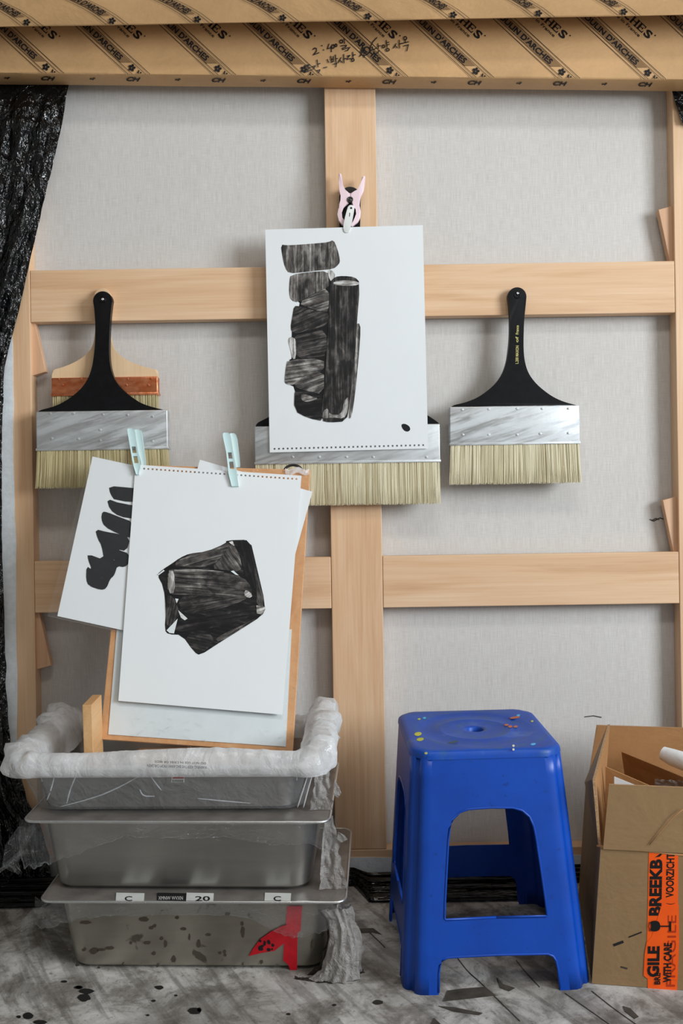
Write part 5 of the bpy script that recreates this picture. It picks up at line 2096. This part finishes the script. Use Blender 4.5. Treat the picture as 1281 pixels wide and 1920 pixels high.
rows = []
for (fr, rad, z) in ((0, .0150, ZS - .022), (0, .0155, ZS - .003), (0, .0175, ZS - .0012), (0, .024, ZS - .0012), (0, .056, ZS - .0022), (0, .062, ZS - .0006), (0, .066, ZS - .0006), (0, .072, ZS - .0022),
                     (0, .098, ZS - .0024), (0, .106, ZS - .0006), (0, .112, ZS - .0002), (.90, 0, ZS), (.965, 0, ZS - .0004), (.988, 0, ZS - .003), (1.0, 0, ZS - .008), (1.004, 0, ZS - .014)):
    rows.append([M_SQ @ Vector(((rad if rad else seat_r(2 * math.pi * k / NS) * fr) * math.cos(2 * math.pi * k / NS), (rad if rad else seat_r(2 * math.pi * k / NS) * fr) * math.sin(2 * math.pi * k / NS), z)) for k in range(NS)])
g = grid_geo(rows, True)
seat = mk('seat', g[0], g[1], STOOL_SEAT, stool, smooth=50)
for (x, y, rx, ry, col) in ((784, 1376, 7, 3.5, srgb(190, 190, 70)), (788, 1386, 7, 3, srgb(180, 182, 60)), (957, 1362, 4, 2, srgb(190, 100, 60)), (966, 1345, 10, 2, srgb(170, 90, 60)),
                            (950, 1359, 4, 1.6, srgb(190, 100, 60)), (967, 1362, 4, 1.5, srgb(190, 100, 60)), (963, 1398, 2.4, 2, srgb(225, 222, 205)), (963, 1405, 2.2, 2, srgb(225, 222, 205)), (796, 1346, 3, 1.5, srgb(60, 190, 220)),
                            (786, 1348, 3, 1.5, srgb(180, 190, 60)), (972, 1341, 3.5, 1.5, srgb(70, 180, 230)), (1000, 1395, 5, 1.8, srgb(80, 180, 235)), (799, 1412, 3, 2, srgb(180, 180, 90)), (998, 1352, 2.5, 1.5, srgb(190, 190, 90)), (850, 1391, 10, 1.2, srgb(46, 70, 70))):
    mt = m_plain('paint_speck', col, .5)
    g = slab(disc_poly(x, y, rx, ry, 10, -.15), Vector((0, 0, ZS)), Vector((0, 0, 1)), .0001, .0004)
    mk('paint_speck', g[0], g[1], mt, seat)

# ================================================================== CARDBOARD BOX
P0 = on_floor(1110, 1845)
BYAW = math.radians(-9.5)
BW, BD, BH = .40, .345, .2405
M_BX = Matrix.Translation((P0.x, P0.y, 0)) @ Matrix.Rotation(BYAW, 4, 'Z')
box = thing('cardboard_box', M_BX, 'open brown cardboard box with orange fragile tape on its front', 'box')
CT = .0045


def panel(name, pts, nrm, mat, th=CT, parent=box, edge=True):
    """quad in box frame, thickness th along nrm; edges get the corrugated look"""
    n_ = Vector(nrm).normalized()
    V = [M_BX @ Vector(p) for p in pts] + [M_BX @ (Vector(p) + n_ * th) for p in pts]
    F_ = [[3, 2, 1, 0], [4, 5, 6, 7], [0, 1, 5, 4], [1, 2, 6, 5], [2, 3, 7, 6], [3, 0, 4, 7]]
    o = mk(name, V, F_, mat[0], parent)
    o.data.materials.append(mat[1])
    o.data.materials.append(CARD_EDGE)
    o.data.polygons[1].material_index = 1
    for k in range(2, 6):
        o.data.polygons[k].material_index = 2
    bm = bmesh.new()
    bm.from_mesh(o.data)
    bmesh.ops.recalc_face_normals(bm, faces=bm.faces)
    bm.to_mesh(o.data)
    bm.free()
    return o


LX = .014      # the box is a little narrower at the top
front = panel('front_panel', [(0, 0, .001), (BW, 0, .001), (BW, 0, BH), (LX, 0, BH)], (0, 1, 0), (CARD, CARD_IN))
panel('left_panel', [(0, CT + .0005, .001), (0, BD - CT, .001), (LX, BD - CT, BH), (LX, CT + .0005, BH)], (1, 0, 0), (CARD, CARD_IN))
panel('right_panel', [(BW, CT + .0005, .001), (BW, BD - CT, .001), (BW, BD - CT, BH), (BW, CT + .0005, BH)], (-1, 0, 0), (CARD, CARD_IN))
panel('back_panel', [(0, BD, .001), (BW, BD, .001), (BW, BD, BH), (LX, BD, BH)], (0, -1, 0), (CARD, CARD_IN))
panel('bottom_panel', [(CT, CT, .001), (BW - CT, CT, .001), (BW - CT, BD - CT, .001), (CT, BD - CT, .001)], (0, 0, 1), (CARD, CARD_IN))
FH = .112
panel('flap', [(LX + .004, -.003, BH + .001), (BW, -.003, BH + .001), (BW, .004, BH + FH), (LX + .014, .004, BH + FH)], (0, 1, -.06), (CARD, CARD_IN))
panel('flap', [(LX + .004, BD + .002, BH + .001), (BW, BD + .002, BH + .001), (BW, BD + .012, BH + FH + .004), (LX + .022, BD + .012, BH + FH + .004)], (0, -1, .06), (CARD, CARD_IN))
panel('flap', [(LX - .003, .006, BH + .001), (LX - .003, BD - .006, BH + .001), (LX + .042, BD - .012, BH + FH + .012), (LX - .014, -.004, BH + FH + .010)], (1, 0, .1), (CARD, CARD_IN))
panel('flap', [(BW + .003, .006, BH + .001), (BW + .003, BD - .006, BH + .001), (BW + .05, BD, BH + FH - .01), (BW + .05, .0, BH + FH - .01)], (-1, 0, .4), (CARD, CARD_IN))
# fold line and scuffs on the front
FPn = (M_BX.to_3x3() @ Vector((0, -1, 0))).normalized()
FPp = M_BX @ Vector((0, 0, .1))
for pts, w, mt in (([(1152, 1772), (1168, 1766)], 5, INK_SPOT), ([(1180, 1757), (1203, 1748)], 2.6, INK_SPOT), ([(1165, 1813), (1176, 1816)], 3, TORN)):
    g = join(*[flat(q, FPp, FPn, .0005) for q in ribbon_px(pts, w)])
    mk('scuff', g[0], g[1], mt, front)
g = tube_geo([hit(x, y, FPp + FPn * .0002, FPn) for x, y in ((1119, 1586), (1160, 1590), (1220, 1597), (1290, 1604))], .0016, 6)
mk('fold_ridge', g[0], g[1], CARD_IN, front, smooth=0)
g = tube_geo([hit(x, y, FPp + FPn * .0042, FPn) for x, y in ((1218, 1584), (1238, 1560), (1262, 1532), (1285, 1515))], .0007, 6)
mk('crease', g[0], g[1], CARD_IN, front, smooth=0)
# orange fragile tape
g = slab([(1217, 1598), (1272, 1604), (1272, 1700), (1271, 1780), (1270, 1861), (1215, 1857), (1213, 1780), (1215, 1700)], FPp, FPn, .0003, .0003)
tp = mk('fragile_tape', g[0], g[1], ORANGE_TAPE, box)
g = slab([(1213, 1766), (1222, 1757), (1240, 1700), (1273, 1697), (1274, 1760), (1271, 1838), (1213, 1834), (1207, 1829), (1209, 1790)], FPp, FPn, .0007, .0003)
tp2 = mk('fragile_tape', g[0], g[1], ORANGE_TAPE, box)


def vtext(s, x_base, y0, y1, cap, parent, off, bold=.03, mat=INK_PRINT, slant=2.0):
    L = y0 - y1
    v, f = text_px(s, (x_base, y0), (slant * L / 100, -L), (-cap, 0), bold)
    g_ = flat_vf((v, f), FPp, FPn, off)
    mk('tape_lettering', g_[0], g_[1], mat, parent)


vtext('BREEKB', 1239, 1717, 1611, 22, tp, .0009, .045)
vtext('VOORZICHT', 1263, 1683, 1600, 14.5, tp, .0009, .03)
vtext('(', 1262, 1696, 1693, 13, tp, .0009, .0)
vtext('FRAGILE', 1266, 1850, 1716, 17, tp2, .0013, .0, ORANGE_DARK)
vtext('GILE', 1235, 1832, 1774, 21, tp2, .0016, .045)
vtext('WITH CARE', 1258, 1842, 1768, 14, tp2, .0016, .04)
vtext('BRE', 1238, 1846, 1824, 11, tp2, .0016, .03)
# half of the next letter, cut by the tape's end
g = flat([(1228, 1608), (1238, 1606), (1244, 1599), (1240, 1599), (1235, 1603)], FPp, FPn, .0009)
mk('tape_lettering', g[0], g[1], INK_PRINT, tp)
# wine-glass sign lying on its side
gl_ = [flat(smooth_poly([(1219, 1728), (1229, 1726), (1236, 1728), (1239, 1736), (1237, 1744), (1229, 1747), (1219, 1745), (1222, 1737)], 1), FPp, FPn, .0019),
       flat([(1238, 1735.5), (1257, 1735.5), (1257, 1738), (1238, 1738)], FPp, FPn, .0019), flat([(1255, 1728), (1259, 1728), (1259, 1746), (1255, 1746)], FPp, FPn, .0019)]
for q in ribbon_px([(1218, 1729), (1216, 1737), (1219, 1746)], 1.2):
    gl_.append(flat(q, FPp, FPn, .0019))
g = join(*gl_)
mk('glass_sign', g[0], g[1], INK_PRINT, tp2)

# contents of the box


def bx_obj(name, pts, nrm, mat, th, label, cat, group=None):
    V = [M_BX @ Vector(p) for p in pts]
    o0 = sum((M_BX @ Vector(p) for p in pts), Vector()) / len(pts)
    n_ = (M_BX.to_3x3() @ Vector(nrm)).normalized()
    V = V + [v + n_ * th for v in V]
    o = mk(name, V, [[3, 2, 1, 0], [4, 5, 6, 7], [0, 1, 5, 4], [1, 2, 6, 5], [2, 3, 7, 6], [3, 0, 4, 7]], mat, M=Matrix.Translation(o0))
    bm = bmesh.new()
    bm.from_mesh(o.data)
    bmesh.ops.recalc_face_normals(bm, faces=bm.faces)
    bm.to_mesh(o.data)
    bm.free()
    tag(o, label, cat, group)
    return o


MBI = M_BX.inverted()


def inb(px, py, d):
    return MBI @ pix(px, py, d)


a_, b_ = inb(1165, 1407, 2.0), inb(1300, 1462, 1.84)
bx_obj('cardboard_sheet', [a_, b_, Vector((b_.x + .02, min(b_.y + .10, BD - .02), b_.z - .20)), Vector((a_.x + .03, min(a_.y + .055, BD - .02), a_.z - .20))], (0, -1, -.3), CARD_IN, .005,
       'torn cardboard sheet standing aslant inside the box', 'cardboard')
a_, b_ = inb(1136, 1438, 1.83), inb(1222, 1475, 1.80)
bx_obj('cardboard_sheet', [a_, b_, Vector((b_.x, b_.y - .0, b_.z - .12)), Vector((a_.x, a_.y, a_.z - .12))], (0, 1, 0), CARD_IN, .004,
       'small brown cardboard corner just inside the front flap of the box', 'cardboard')
a_, b_ = inb(1152, 1456, 1.795), inb(1196, 1474, 1.785)
bx_obj('paper_scrap', [a_, b_, Vector((b_.x, b_.y, b_.z - .05)), Vector((a_.x, a_.y, a_.z - .05))], (0, 1, 0), PAPER, .001,
       'white paper scrap leaning on the small cardboard corner inside the box', 'paper')
pth = [pix(1243, 1412, 1.985), pix(1262, 1420, 1.97), pix(1284, 1428, 1.95), pix(1320, 1442, 1.92), pix(1360, 1456, 1.89)]
g = tube_geo(pth, [.013, .0165, .0175, .0175, .017], 18)
g = ([v + Vector((0, 0, .0012 * noise.noise(v * 60))) for v in g[0]], g[1])
tag(mk('foam_roll', g[0], g[1], WHITE_FOAM, M=Matrix.Translation(pth[2]), smooth=60), 'white foam roll lying on the torn cardboard in the box', 'foam roll')
rows = []
for j in range(12):
    row = []
    for i in range(16):
        p = pix(1228 + i * 5, 1461 + j * 1.4 + i * .35, 1.795 + j * .004)
        row.append(p + Vector((0, 0, .005 * noise.noise(Vector((i * .6, j * .7, 3))) - .0025 * j * 0)))
    rows.append(row)
g = grid_geo(rows)
tag(mk('paper_scrap', g[0], g[1], WHITE_FOAM, M=Matrix.Translation(rows[5][8]), smooth=0), 'crumpled white packing paper behind the front flap of the box', 'paper')
